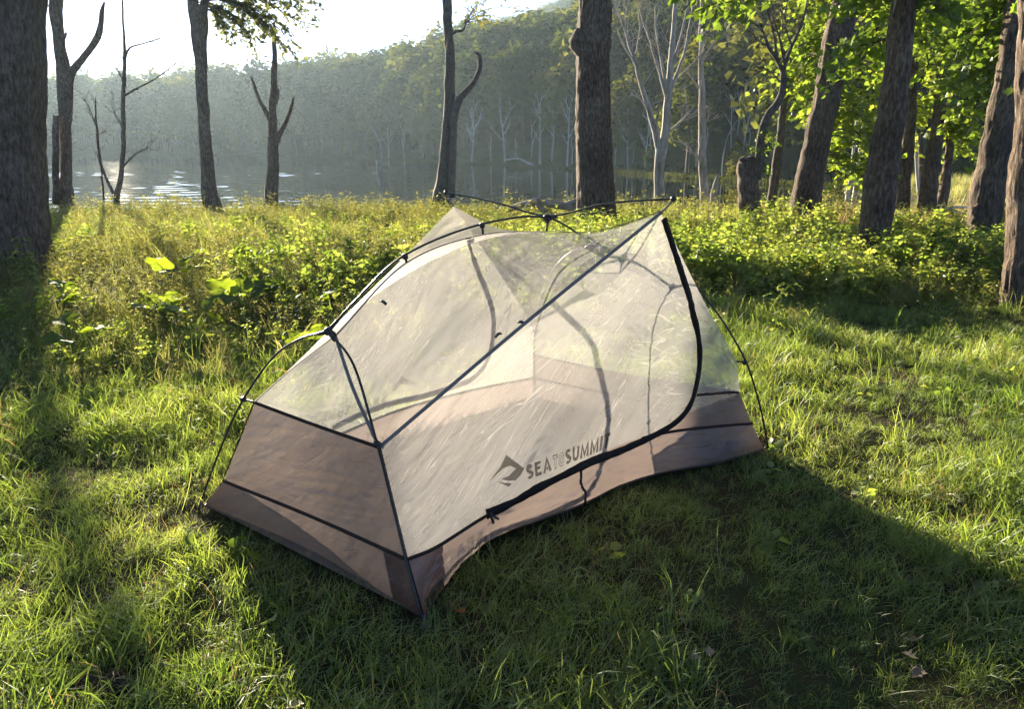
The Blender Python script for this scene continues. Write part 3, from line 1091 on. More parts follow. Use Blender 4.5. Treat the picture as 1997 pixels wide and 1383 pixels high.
# T8 pale dead tree with a broom of bare branches
t8, S = trunk_tree("dead_tree", "pale dead tree with a broom of bare forked branches at the lake edge", [(1286, 398, 22), (1285, 350, 18), (1287, 310, 20), (1290, 288, 22)], 22, M['dead_wood'], 31, 16, .04, 2.5, 1.5)
for q, pts in enumerate(([(1287, 300, 14), (1278, 255, 12), (1266, 215, 10), (1250, 160, 8), (1236, 110, 6), (1220, 60, 5), (1202, 10, 3), (1195, -40, 2)],
            [(1293, 290, 17), (1299, 240, 15), (1303, 190, 14), (1308, 130, 12), (1314, 60, 9), (1318, 0, 7), (1320, -80, 4)],
            [(1302, 200, 8), (1290, 150, 6), (1275, 100, 5), (1258, 50, 4), (1243, 0, 2)],
            [(1305, 185, 8), (1322, 140, 6), (1338, 90, 5), (1348, 40, 4), (1352, -10, 2)],
            [(1304, 190, 7), (1290, 120, 5), (1280, 60, 4), (1278, 10, 2)],
            [(1309, 130, 6), (1330, 60, 4), (1340, 20, 3), (1342, -30, 2)],
            [(1250, 160, 5), (1240, 125, 4), (1218, 90, 3), (1205, 60, 2)],
            [(1240, 110, 4), (1248, 60, 3), (1245, 20, 2)],
            [(1300, 260, 6), (1330, 235, 4), (1345, 215, 2)],
            [(1306, 170, 5), (1345, 130, 3), (1375, 95, 2)],
            [(1270, 230, 5), (1256, 200, 4), (1230, 180, 2)])):
    add_branch(t8, pts, 22, M['dead_wood'], 40 + q, 7, .03, tw=(5, .9, .012, 1))

# T9 straight thin dead trunk and a pointed stub next to it
t9, S = trunk_tree("dead_tree", "slim straight grey dead trunk between the pale broom tree and the stump", [(1373, 398, 17), (1371, 320, 15), (1369, 240, 13), (1367, 150, 10), (1367, 80, 8), (1369, 0, 6), (1370, -120, 3)], 22.5, M['dead_wood'], 51, 14, .04, 2.5, 1.5)
for q, pts in enumerate(([(1367, 318, 5), (1350, 292, 4), (1330, 278, 3), (1312, 272, 2)], [(1371, 242, 5), (1378, 236, 4), (1380, 230, 2)], [(1366, 175, 4), (1340, 140, 3), (1322, 128, 2)], [(1368, 120, 4), (1395, 80, 3), (1420, 65, 1.5)])):
    add_branch(t9, pts, 22.5, M['dead_wood'], 55 + q, 6, .03, tw=(3, .5, .01, 1))
stb, S = trunk_tree("broken_stub", "short pointed broken stub in the shore weeds beside the slim dead trunk", [(1390, 398, 13), (1393, 372, 12), (1397, 352, 7), (1400, 338, 1.5)], 21.5, M['dead_wood'], 61, 10, .12, 2, 4, cat="stump", n=16)

# T10 sawn stump with a live crooked sprout
t10, S = trunk_tree("stump_tree", "broken stump with a crooked stem growing from its side", [(1462, 448, 44), (1462, 410, 38), (1461, 370, 36), (1459, 335, 34), (1457, 316, 32), (1455, 306, 24)], 14.3, M['bark_brown'], 64, 36, .09, 4, 3, .25, .15, n=70)
mb = MB()
burl(mb, WP(1455, 311, 14.25), (.12, .12, .05), 12)
part(mb, "broken_top", M['bark_grey'], t10)
add_branch(t10, [(1476, 350, 17), (1481, 320, 16), (1482, 285, 14), (1486, 248, 13), (1499, 220, 14), (1515, 200, 13), (1525, 180, 12), (1528, 155, 11), (1526, 135, 10)], 14.3, M['bark_grey'], 66, 14, .05, name="crooked_stem")
for q, pts in enumerate(([(1527, 140, 9), (1515, 112, 8), (1498, 88, 6), (1486, 60, 5), (1462, 40, 4), (1425, 38, 2)], [(1527, 140, 8), (1538, 105, 7), (1552, 75, 5), (1566, 40, 5), (1575, 0, 3), (1578, -60, 2)],
            [(1515, 112, 5), (1508, 60, 4), (1495, 20, 3), (1480, -30, 2)], [(1530, 125, 5), (1520, 70, 4), (1505, 30, 3)], [(1545, 90, 4), (1532, 50, 3), (1535, 0, 2)], [(1528, 165, 4), (1495, 135, 2.5), (1468, 148, 1.5)], [(1500, 90, 4), (1470, 70, 3), (1450, 10, 2)])):
    add_branch(t10, pts, 14.3, M['bark_grey'], 70 + q, 6, .03, tw=(7, .55, .008, 1))
mb = MB(); lv = []
for (sx, sy, ex, ey) in [(1481, 300, 1500, 290), (1482, 285, 1490, 255), (1486, 250, 1500, 262), (1481, 320, 1497, 335), (1484, 270, 1520, 282), (1481, 305, 1466, 290)]:
    mbs = MB()
    spray(mbs, lv, r_, WP(sx, sy, 14.3), WP(ex, ey, 14.2), .006, .06, .8, .16)
    part(mbs, "twig", M['bark_grey'], t10)
crown_part(t10, lv, r_, OV_V, OV_F, M['maple'], "leaves")

# T11 slim leaning tree
t11, S = trunk_tree("slim_tree", "slim pale leaning tree just behind the broken stump", [(1502, 408, 17), (1510, 350, 16), (1519, 290, 14), (1526, 220, 13), (1532, 170, 12), (1543, 120, 9), (1557, 60, 7), (1568, 0, 5), (1580, -120, 3)], 17, M['bark_grey'], 81, 14, .05, 3, 2)
add_branch(t11, [(1530, 185, 5), (1560, 160, 4), (1590, 125, 3)], 17, M['bark_grey'], 82, tw=(4, .6, .01, 1))
add_branch(t11, [(1540, 130, 5), (1525, 90, 4), (1510, 40, 2)], 17, M['bark_grey'], 83, tw=(4, .6, .01, 1))


def leafy(root, Ssrc, ends, Y, leaf, dens, fan, seed, mat='maple', bark='bark_dark', rad=.03):
    r = np.random.default_rng(seed)
    lv = []
    for e in ends:
        mb = MB()
        ex, ey = e[0], e[1]
        Yd = e[2] if len(e) > 2 else Y + r.uniform(-1.0, 1.0)
        E_ = WP(ex, ey, Yd)
        # attach to the trunk somewhat above the end point
        dz = np.abs(Ssrc[:, 2] - (E_[2] + 0.25 * np.linalg.norm(E_[:2] - Ssrc[len(Ssrc) // 2, :2])))
        st = Ssrc[int(np.argmin(dz)), :3]
        Lm = np.linalg.norm(E_ - st)
        spray(mb, lv, r, st, E_, rad * min(1, .4 + Lm / 4), leaf, dens, min(fan, .35 + Lm * .35))
        part(mb, "branch", M[bark], root)
    crown_part(root, lv, r, MAPLE_V, MAPLE_F, M[mat])


# T12 .. T18 the trunks on the near bank
t12, S12 = trunk_tree("tree", "dark leaning trunk next to the broken stump, bright leaves behind it", [(1560, 448, 56), (1570, 400, 52), (1582, 330, 47), (1596, 260, 45), (1610, 190, 44), (1625, 115, 46), (1643, 35, 45), (1655, -30, 44), (1690, -250, 38), (1730, -560, 26)], 14.8, M['bark_dark'], 91, 48, .05, 6, 3.2, .2, .25, n=240)
leafy(t12, S12, [(1590, 110, 16.5), (1570, 60, 17), (1600, 150, 17), (1580, 30, 17), (1545, 190, 17.5), (1560, 230, 17.5), (1600, 200, 17), (1640, 330, 16), (1690, 350, 15.5), (1650, 290, 15.5), (1700, 300, 16), (1660, 350, 16.5), (1625, 260, 16), (1690, 240, 15.5), (1560, 140, 18), (1610, 20, 16), (1700, -40), (1560, -60), (1760, -160), (1600, -200), (1830, -60), (1690, 190, 16), (1660, 230, 16)], 14.8, .125, 1.25, 1.0, 101)
t13, S13 = trunk_tree("tree", "dark slightly curved trunk standing in bright herbs with a pale scar", [(1700, 528, 60), (1702, 490, 52), (1707, 430, 54), (1714, 380, 56), (1727, 300, 52), (1741, 215, 46), (1750, 140, 42), (1757, 70, 41), (1764, 0, 40), (1785, -250, 34), (1800, -500, 24)], 9.6, M['bark_dark'], 92, 48, .05, 5, 3.8, .22, .2, n=240)
mb = MB()
Cb, rb = px_line([(1733, 205, 5), (1737, 160, 10), (1742, 110, 10), (1746, 60, 9), (1750, 10, 8), (1756, -60, 6), (1760, -110, 2)], 9.58)
limb(mb, Cb, rb, 30, 8, .1, 5)
part(mb, "bark_scar", M['dead_wood'], t13)
leafy(t13, S13, [(1680, 110, 11), (1690, 60, 11.5), (1660, 150, 11), (1700, 140, 11.5), (1670, 30, 11), (1810, 60, 11.5), (1830, 120, 12), (1800, 160, 12), (1400, 15, 8.2), (1335, 8, 7.8), (1365, 28, 8.2), (1420, 35, 8.6), (1300, 0, 7.8), (1390, -10, 8), (1690, 0), (1850, 10), (1780, -80), (1650, -90)], 9.6, .105, 1.25, .75, 102)
t14, S14 = trunk_tree("slim_tree", "slim trunk behind the curved trunk, foot in tan grass", [(1752, 420, 32), (1757, 380, 28), (1764, 320, 24), (1771, 260, 22), (1776, 180, 20), (1782, 60, 17), (1788, -100, 13)], 17, M['bark_brown'], 93, 20, .06, 3, 2.5)
leafy(t14, S14, [(1730, 150, 18), (1790, 150, 18), (1810, 240, 18), (1740, 60, 18), (1700, 20, 18), (1760, 240, 18.5), (1800, 30, 18), (1720, 330, 18), (1740, 290, 18)], 17.5, .125, 1.25, .9, 103)
t15, S15 = trunk_tree("tree", "middle-sized leaning trunk between the curved trunk and the right leaning trunk, in tan grass", [(1803, 425, 32), (1812, 370, 29), (1822, 300, 25), (1832, 220, 21), (1838, 150, 19), (1844, 60, 16), (1852, -80, 12)], 16.5, M['bark_dark'], 94, 20, .06, 3, 2.5)
leafy(t15, S15, [(1800, 90), (1860, 180), (1880, 240), (1820, 200), (1870, 120), (1850, 60), (1900, 160), (1890, 80), (1830, 20), (1870, 280), (1910, 230), (1930, 60), (1790, 40), (1885, 20), (1855, 250)], 16.3, .125, 1.4, 1.0, 104)
t16, S16 = trunk_tree("slim_tree", "thin leaning trunk beside the middle-sized trunk, lit along one edge", [(1830, 420, 22), (1842, 370, 18), (1850, 310, 15), (1856, 240, 13), (1860, 150, 10), (1866, 20, 6)], 17, M['bark_brown'], 95, 14, .05, 3, 2.5)
leafy(t16, S16, [(1880, 180), (1900, 260), (1850, 210), (1880, 300), (1860, 90)], 17.2, .12, 1.2, .8, 105)
t19, S = trunk_tree("dead_snag", "pale broken dead snag between two dark trunks in the tan grass", [(1794, 402, 12), (1796, 360, 11), (1797, 320, 11), (1795, 290, 9), (1791, 262, 3)], 19, M['bark_grey'], 96, 14, .08, 2.5, 2)
add_branch(t19, [(1792, 380, 6), (1788, 330, 5), (1786, 290, 4), (1783, 240, 3)], 18.9, M['dead_pale'], 97, tw=(4, .4, .01, 0))
t17, S17 = trunk_tree("tree", "leaning dark trunk with a knobbly foot near the dark log", [(1913, 490, 52), (1918, 450, 52), (1925, 400, 56), (1932, 350, 52), (1942, 290, 47), (1958, 190, 42), (1974, 90, 40), (1989, 0, 42), (2030, -250, 36), (2070, -520, 24)], 11.4, M['bark_dark'], 98, 44, .06, 5, 3.4, .25, .2, n=220)
mb = MB()
burl(mb, WP(1905, 415, 11.3), (.09, .1, .16), 30)
burl(mb, WP(1902, 450, 11.3), (.07, .1, .1), 33)
part(mb, "burl", M['bark_dark'], t17)
leafy(t17, S17, [(1900, 30, 12.5), (1940, 110, 12), (1920, 170, 13), (1990, 260, 12.5), (1985, 200, 12.5), (1960, 40, 12.5), (2010, 90, 12), (1985, 320, 13), (1930, 20, 12), (1890, 70, 13), (2050, 150), (1990, 380, 13), (1900, 120, 13), (1860, 30, 12), (1990, 130, 12)], 12.5, .115, 1.3, .9, 106)
t18, S18 = trunk_tree("tree", "furrowed trunk with spreading roots at the right edge of the clearing", [(2016, 625, 120), (2013, 590, 96), (2010, 545, 82), (2009, 480, 74), (2010, 400, 70), (2016, 250, 66), (2030, 0, 60), (2050, -400, 50), (2060, -900, 34)], 6.8, M['bark_brown'], 99, 72, .085, 8, 3.2, .55, .16, n=260)
leafy(t18, S18, [(2010, -150), (2120, -60), (1950, -300), (2200, 100), (2100, 200), (2000, -500)], 6.8, .12, 1.2, .9, 107)

# saplings, logs
for k, (xx, lab) in enumerate(((1652, "thin pale dead sapling, the one nearer the leaning trunk"), (1664, "thin pale dead sapling, the one nearer the curved trunk"))):
    trunk_tree("dead_sapling", lab, [(xx, 402, 9), (xx + 3, 375, 8), (xx + 8, 340, 7), (xx + 12, 290, 5), (xx + 20, 230, 3)], 20, M['dead_pale'], 120 + k, 8, .04, 2, 2, cat="sapling")


def log_thing(name, label, pts, Y, mat, seed, extra=()):
    C, r = px_line(pts, Y)
    root = tree_root(name, tuple(C.mean(0)), label, "log")
    mb = MB()
    limb(mb, C, r, 40, 16, .12, seed, 3, 3)
    part(mb, "trunk", mat, root)
    for q, e in enumerate(extra):
        add_branch(root, e, Y, mat, seed + q + 1, 8, .1)
    return root


log_thing("fallen_log", "grey fallen log with raised end in the weeds behind the tent ridge", [(990, 408, 10), (1012, 401, 11), (1035, 394, 12), (1052, 391, 13), (1075, 397, 14), (1110, 402, 14), (1150, 405, 12)], 17.5, M['dead_wood'], 131, ([(1046, 395, 10), (1062, 410, 12), (1080, 425, 12)], [(1100, 402, 12), (1125, 392, 10), (1140, 388, 7)]))
log_thing("fallen_log", "dark rotting log lying in the grass before the knobbly trunk", [(1785, 462, 14), (1810, 456, 18), (1835, 458, 17), (1860, 452, 10), (1900, 455, 8)], 12.4, M['bark_dark'], 135, ([(1850, 452, 12), (1860, 444, 9), (1872, 452, 7), (1895, 453, 6)],))
log_thing("fallen_log", "pale bare log lying by the water behind the slim trunks", [(1838, 402, 5), (1852, 408, 7), (1868, 414, 8), (1880, 418, 6)], 17.5, M['dead_pale'], 139, ([(1835, 410, 4), (1860, 404, 5), (1895, 405, 4)],))
log_thing("driftwood", "pale driftwood lying at the water line on the far marshy shore", [(985, 312, 2), (1010, 309, 3), (1030, 318, 4), (1040, 321, 3)], 98, M['dead_pale'], 143)


# ---- pale dead trunks along the far shore
def snag_mesh(seed, fork, nb):
    """unit-height bare dead tree"""
    r = np.random.default_rng(seed)
    mb = MB()
    top = r.uniform(.85, 1.0)
    C = resample(np.array([[0, 0, -.05], [r.normal(0, .012), r.normal(0, .01), .35], [r.normal(0, .03), 0, .7], [r.normal(0, .05), 0, top]]), 12)
    V, F = tube(C, np.linspace(.017, .004, 12), 7)
    mb.add(V, F)
    for _ in range(nb):
        k = r.integers(4, 11)
        d = np.array([r.choice([-1, 1]) * r.uniform(.25, .8), r.normal(0, .3), r.uniform(.7, 1.1)])
        twigs(mb, r, C[k], d, r.uniform(.18, .42) * (1.2 - k / 14), .0075, 1 if fork else 0, .5, .45, 3, .1)
    return mb.mesh("snag")


SN = [snag_mesh(400 + k, k % 3 != 2, [7, 3, 1, 5, 9, 2][k]) for k in range(6)]
far_snags = [(923, 178, 0, "pale dead tree with a fan of branches on the far shore beside the hooked stem"), (985, 182, 1, None), (1034, 222, 2, None), (1050, 160, 3, None), (1072, 150, 0, "tall pale forked dead tree on the far shore, left of the burl trunk"), (1100, 168, 3, None), (1110, 235, 2, None), (1206, 215, 2, None), (1214, 200, 1, None),
             (1222, 230, 5, None), (1245, 210, 3, None), (1255, 190, 1, None), (1262, 225, 2, None), (1325, 150, 4, "many-branched pale dead tree on the far shore behind the broom tree"), (1340, 190, 3, None), (1353, 215, 2, None), (1402, 170, 3, None), (1412, 140, 4, "tall pale dead tree on the far shore between the slim dead trunk and the stump"), (1424, 165, 1, None), (1437, 230, 2, None),
             (1390, 240, 5, None), (960, 245, 2, None), (1005, 250, 2, None), (800, 240, 2, None), (835, 215, 5, None), (770, 235, 1, None), (1190, 240, 2, None), (1280, 235, 5, None), (1680, 140, 4, "bare twiggy dead tree seen between the leaning and curved trunks"), (1660, 190, 3, None), (1545, 215, 3, None)]
GAPS = [(0, 880, "left of the two-stemmed tree"), (880, 1125, "between the hooked stem and the burl trunk"), (1125, 1290, "between the burl trunk and the pale broom tree"), (1290, 1372, "between the pale broom tree and the slim dead trunk"), (1372, 1460, "between the slim dead trunk and the stump"), (1460, 2000, "right of the stump")]
ORD = ["first", "second", "third", "fourth", "fifth", "sixth", "seventh", "eighth", "ninth", "tenth"]


def snag_label(xp, v):
    lo, hi, gap = [g for g in GAPS if g[0] <= xp < g[1]][0]
    mates = sorted(q[0] for q in far_snags if lo <= q[0] < hi and not q[3])
    look = ["fan-branched", "few-branched", "bare straight", "forked", "many-branched", "slim"][v]
    return "%s far-shore dead trunk, %s %s" % (look, ORD[mates.index(xp)], gap)


for k, (xp, yt, v, lab) in enumerate(far_snags):
    az = float(pxaz(xp))
    e = 1.5 + (k * 7 % 5) * 1.1
    if xp in (1402, 1412, 1424):
        e += 4
    rr = float(rs_of(az)) + e
    base = np.array([rr * sin(az), rr * cos(az), float(hill_z(np.array(rr), np.array(az)))])
    topz = WP(xp, yt, base[1])[2]
    hgt = topz - base[2]
    o = link("dead_tree", SN[v], M['dead_pale'])
    o.location = base
    o.rotation_euler = (0, radians((k * 37 % 9) - 4), (0 if k % 2 else pi) + radians((k * 53 % 40) - 20))
    o.scale = (hgt * 0.95, hgt * 0.95, hgt)
    if lab:
        tag(o, lab, "dead tree", "pale dead trees along the far shore")
    else:
        tag(o, snag_label(xp, v), "dead tree", "pale dead trees along the far shore")
# thin dead stem standing in the lake
o = link("dead_tree", SN[2], M['bark_grey'])
o.location = WP(745, 372, 34)
o.location.z = LAKE_Z - .4
o.scale = (3.2, 3.2, 4.6)
tag(o, "thin dark dead stem standing alone in the lake beside the flooded snag", "dead tree")

# ------------------------------------------------------------------ the tent
A3 = lambda *a: np.array(a, float)
tN, tL, tR, tF = A3(-.285, 2.075, .01), A3(-1.318, 2.862, .01), A3(1.278, 3.462, .01), A3(.121, 4.265, .01)
tubN, tubL = A3(-.347, 2.158, .188), A3(-1.192, 2.801, .161)
tubR, tubF = A3(1.19, 3.445, .165), A3(.125, 4.19, .165)
clN, clL = A3(-.450, 2.331, .511), A3(-1.018, 2.771, .515)
clR, clF = A3(1.068, 3.371, .509), A3(.14, 4.02, .49)
sR, sF = A3(1.114, 3.427, .335), A3(.125, 4.11, .33)
fH1, fH2 = A3(-.643, 2.615, .826), A3(.41, 3.60, .985)
rg1, rg2, fC = A3(-.406, 2.836, 1.058), A3(-.121, 3.103, 1.135), A3(.156, 3.361, 1.118)
P2_, P1_ = A3(.578, 2.918, 1.245), A3(-.298, 3.856, 1.196)
E2_, E1_ = A3(.616, 2.878, 1.302), A3(-.34, 3.901, 1.263)
H1_, H2_, CC_ = A3(-.665, 2.594, .850), A3(.395, 3.585, 1.035), A3(.16, 3.365, 1.183)
TENT_C = A3(-.05, 3.16, 0)
tent = tree_root("tent", tuple(TENT_C), "small grey mesh backpacking tent with brown nylon base pitched on the grass", "tent")


def lerp(a, b, t):
    return a + (b - a) * t


def curve(pts, n, smooth=True):
    return resample(np.array(pts), n) if smooth and len(pts) > 2 else polyline(np.array(pts), n)


def coons(b, t, l, r):
    """b,t: (nu,3) bottom/top left->right ; l,r: (nv,3) bottom->top"""
    nu, nv = len(b), len(l)
    u = np.linspace(0, 1, nu)[None, :, None]
    v = np.linspace(0, 1, nv)[:, None, None]
    S = (1 - v) * b[None] + v * t[None] + (1 - u) * l[:, None] + u * r[:, None]
    S = S - ((1 - u) * (1 - v) * b[0] + u * (1 - v) * b[-1] + (1 - u) * v * t[0] + u * v * t[-1])
    return S


def gridnormals(S):
    du = np.gradient(S, axis=1)
    dv = np.gradient(S, axis=0)
    return norm(np.cross(du, dv) + 1e-12)


def wrinkle(S, amp, seed, dirs, sag=0.0, outward=None):
    """cloth relief: soft creases running along given directions, pinned at the edges"""
    nv, nu = S.shape[:2]
    Nn = gridnormals(S)
    if outward is not None:
        Nn = Nn * np.sign((Nn * outward).sum(-1).mean() + 1e-9)
    u = np.linspace(0, 1, nu)[None, :]
    v = np.linspace(0, 1, nv)[:, None]
    pin = np.clip(np.minimum(np.minimum(u, 1 - u), np.minimum(v, 1 - v)) * 7, 0, 1)
    pin = pin * pin * (3 - 2 * pin)
    h = 0
    U, V_ = np.meshgrid(np.linspace(0, 1, nu), np.linspace(0, 1, nv))
    for q, (ang, fa_, fl, a) in enumerate(dirs):
        p = U * cos(ang) + V_ * sin(ang)
        c = -U * sin(ang) + V_ * cos(ang)
        n = vnoise(np.stack([p * fl, c * fa_ + .6 * vnoise(np.stack([U * 3, V_ * 3, U * 0 + q], -1), seed + 50), np.full_like(p, q * 3.1)], -1), seed + q)
        h = h + a * (1 - 2 * np.abs(n)) ** 3
    return S + Nn * (pin * amp * h)[..., None] - Nn * (sag * 16 * u * (1 - u) * v * (1 - v) * .25)[..., None]


def grid_part(name, S, mat, keep=None, parent=None, thick=None):
    nv, nu = S.shape[:2]
    V = S.reshape(-1, 3)
    lu = np.concatenate([[0], np.cumsum(np.linalg.norm(np.diff(S[nv // 2], axis=0), axis=1))])
    lv_ = np.concatenate([[0], np.cumsum(np.linalg.norm(np.diff(S[:, nu // 2], axis=0), axis=1))])
    UVg = np.stack(np.meshgrid(lu, lv_), -1).reshape(-1, 2)
    i = np.arange(nv - 1)[:, None]
    j = np.arange(nu - 1)[None]
    a = i * nu + j
    Q = np.stack([a, a + 1, a + nu + 1, a + nu], -1).reshape(-1, 4)
    if keep is not None:
        cen = V[Q].mean(1)
        Q = Q[keep(cen)]
        if len(Q) == 0:
            return None
        used, inv = np.unique(Q, return_inverse=True)
        V = V[used]
        UVg = UVg[used]
        Q = inv.reshape(-1, 4)
    me = new_mesh(name, V - TENT_C, [Q], True)
    li = np.empty(len(me.loops), np.int32)
    me.loops.foreach_get("vertex_index", li)
    me.uv_layers.new(name="UVMap").data.foreach_set("uv", np.ascontiguousarray(UVg[li] + np.array([len(tent.children) * 1.7, 0]), np.float32).ravel())
    return link(name, me, mat, parent or tent)


def ribbon(name, C, Nrm, w, mat, lift=0.004, thick=0.003, parent=None):
    """a flat strip of tape along C with surface normals Nrm"""
    C = np.asarray(C, float)
    Nrm = norm(np.asarray(Nrm, float))
    T = norm(np.gradient(C, axis=0))
    Sd = norm(np.cross(T, Nrm))
    w = np.broadcast_to(np.asarray(w, float), (len(C),))[:, None] / 2
    a = C - Sd * w + Nrm * lift
    b = C + Sd * w + Nrm * lift
    c = C + Sd * w + Nrm * (lift + thick)
    d = C - Sd * w + Nrm * (lift + thick)
    n = len(C)
    V = np.concatenate([a, b, c, d])
    i = np.arange(n - 1)
    Q = []
    for x, y in ((0, 1), (1, 2), (2, 3), (3, 0)):
        Q.append(np.stack([x * n + i, x * n + i + 1, y * n + i + 1, y * n + i], -1))
    Q.append(np.array([[0, n, 2 * n, 3 * n], [n - 1, 4 * n - 1, 3 * n - 1, 2 * n - 1]]))
    return link(name, new_mesh(name, V - TENT_C, [np.vstack(Q)], False), mat, parent or tent)


def rod(name, pts, r, mat, n=40, sides=10, parent=None, smooth=True):
    C = curve(pts, n, smooth)
    V, P = tube(C, r, sides)
    return link(name, new_mesh(name, V - TENT_C, P, True), mat, parent or tent)


outN = norm(A3(.683, -.731, 0.1))
outE = norm(A3(-.731, -.683, 0.2))

# edge curves shared by neighbouring panels
NU, NV = 70, 44
ridge_a = curve([fH1, rg1, rg2, fC], NU)
cross_n = curve([fC, lerp(fC, P2_, .5) + A3(0, 0, -.035), P2_], NV)
cross_f = curve([fC, lerp(fC, P1_, .5) + A3(0, 0, -.045), P1_], NV)
ridge_b = curve([fC, lerp(fC, fH2, .5) + A3(0, 0, .012), fH2], NU)
seam_n = curve([clN, lerp(clN, P2_, .5) + outN * -.015, P2_], NU)
seam_f = curve([clL, lerp(clL, P1_, .5) - outN * -.015, P1_], NU)
edge_n = curve([clN, lerp(clN, fH1, .5) + A3(.0, .0, .0) + outE * .012, fH1], NV)
edge_l = curve([clL, lerp(clL, fH1, .5) + outE * .012, fH1], NV)
edge_r = curve([clR, A3(.80, 3.40, .80), fH2], NV)
edge_f = curve([clF, A3(.235, 3.80, .80), fH2], NV)
top_r = curve([P2_, lerp(P2_, clR, .5) + outN * -.01, clR], NU)
top_f = curve([P1_, lerp(P1_, clF, .5) - outN * -.01, clF], NU)
bot_n = curve([tN, A3(-.262, 2.165, .012), A3(-.195, 2.342, .03), A3(-.076, 2.53, .045), A3(.127, 2.683, .045), A3(.305, 2.822, .04), A3(.484, 3.012, .03), A3(.693, 3.145, .03), A3(.992, 3.282, .02), tR], 110)
tub_n = curve([tubN, A3(-.26, 2.25, .18), A3(-.099, 2.43, .20), A3(.166, 2.70, .228), A3(.446, 2.965, .242), A3(.684, 3.156, .23), A3(.99, 3.345, .19), tubR], 110)
bot_f = curve([tL, A3(-.98, 3.16, .02), A3(-.62, 3.50, .03), A3(-.25, 3.86, .03), tF], 110)
tub_f = curve([tubL, A3(-.90, 3.10, .19), A3(-.58, 3.44, .23), A3(-.22, 3.80, .22), tubF], 110)
bot_e = curve([tL, lerp(tL, tN, .5) - outE * A3(1, 1, 0) * .04, tN], 60)
tub_e = curve([tubL, lerp(tubL, tubN, .5) + A3(.02, .02, -.015), tubN], 60)
cl_e = curve([clL, lerp(clL, clN, .5) + A3(.01, .01, -.012), clN], 60)

panels_near = []
panels_far = []
W_MESH = [(0.6, 26, 2.2, 1.0), (1.15, 20, 1.6, .7), (0.1, 30, 3, .5)]
# near side, upper
S = wrinkle(coons(seam_n, ridge_a, edge_n, cross_n[::-1] * 0 + curve([P2_, lerp(P2_, fC, .5) + A3(0, 0, -.035), fC], NV)), .005, 1, W_MESH, .02, outN)
panels_near.append(S); grid_part("roof_mesh_panel", S, M['mesh'])
S = wrinkle(coons(curve([P2_, lerp(P2_, clR, .5) + outN * -.01, clR], NU), ridge_b, curve([P2_, lerp(P2_, fC, .5) + A3(0, 0, -.035), fC], NV), edge_r), .005, 2, W_MESH, .015, outN)
panels_near.append(S); grid_part("roof_mesh_panel", S, M['mesh'])
# near side, door wall below the seams (split under the peak)
k_mid = 62
M_ = tub_n[k_mid]
mid_edge = curve([M_, lerp(M_, P2_, .5) + outN * -.03, P2_], 80)
S = wrinkle(coons(tub_n[:k_mid + 1], resample(seam_n, k_mid + 1), curve([tubN, clN], 80), mid_edge), .007, 3, [(0.75, 30, 1.5, 1.0), (0.95, 18, 1.2, .8), (0.05, 26, 2.2, .5)], .03, outN)
panels_near.append(S); grid_part("door_mesh", S, M['mesh'])
S_b2 = wrinkle(coons(tub_n[k_mid:], resample(top_r, 110 - k_mid), mid_edge, curve([tubR, sR, clR], 80, False)), .006, 4, [(0.5, 22, 1.5, 1.0), (2.4, 20, 1.5, .7)], .02, outN)
panels_near.append(S_b2)
# near side tub wall
S_tub = wrinkle(coons(bot_n, tub_n, curve([tN, tubN], 24), curve([tR, tubR], 24)), .010, 5, [(1.9, 26, 1.2, .8), (1.2, 34, 1.4, .8), (0.3, 30, 3, .5)], -.01, outN)
nv_, nu_ = S_tub.shape[:2]


def bvh_of(grids):
    V = []
    Q = []
    n = 0
    for S in grids:
        nv, nu = S.shape[:2]
        i = np.arange(nv - 1)[:, None]
        j = np.arange(nu - 1)[None]
        a = i * nu + j
        Q.append(np.stack([a, a + 1, a + nu + 1, a + nu], -1).reshape(-1, 4) + n)
        V.append(S.reshape(-1, 3))
        n += nv * nu
    return BVHTree.FromPolygons([Vector(v) for v in np.concatenate(V)], [list(map(int, q)) for q in np.concatenate(Q)])


bvh_near = bvh_of(panels_near + [S_tub])
EYE = Vector((0, 0, CAM_H))


def on_cloth(bvh, px, py):
    d = Vector(ray(px, py)).normalized()
    h = bvh.ray_cast(EYE, d)
    if h[0] is None:
        h = bvh.find_nearest(EYE + d * 3.0)
    n = h[1]
    if n.dot(d) > 0:
        n = -n
    return np.array(h[0]), np.array(n)


ZIP = [(946, 1003), (985, 985), (1040, 955), (1100, 924), (1160, 898), (1210, 878), (1255, 858), (1290, 840), (1322, 818), (1345, 788), (1357, 745), (1363, 700), (1360, 655), (1349, 605), (1335, 555), (1320, 510), (1305, 465), (1292, 425)]
zp = resample(np.array(ZIP, float), 90)
zc, zn = zip(*[on_cloth(bvh_near, *q) for q in zp])
zc = np.array(zc); zn = np.array(zn)
for _ in range(3):
    zc[1:-1] = (zc[:-2] + 2 * zc[1:-1] + zc[2:]) / 4
    zn[1:-1] = (zn[:-2] + 2 * zn[1:-1] + zn[2:]) / 4
# solid nylon right of the zipper below the far-corner seam
axd = norm(A3(.731, .683, 0))
z_s = zc @ axd
zz_ = zc[:, 2]
imax = int(np.argmax(z_s))


def right_solid(cen):
    lim = np.interp(cen[:, 2], zz_[30:imax + 1], z_s[30:imax + 1])
    zs = lerp(.30, .335, np.clip((cen @ axd - z_s[imax]) / .3, 0, 1))
    return (cen[:, 2] < zs) & (cen @ axd > lim)


grid_part("door_mesh", S_b2, M['mesh'], lambda c: ~right_solid(c))
grid_part("corner_panel", S_b2, M['nylon'], right_solid)
wob = 0.0035 * vnoise(np.stack([np.arange(90) * .9, np.zeros(90), np.zeros(90)], -1), 3)
zipper = ribbon("zipper", zc, zn, .026 + wob + .012 * np.clip(1 - np.arange(90) / 60, 0, 1), M['zip'], .006, .004)
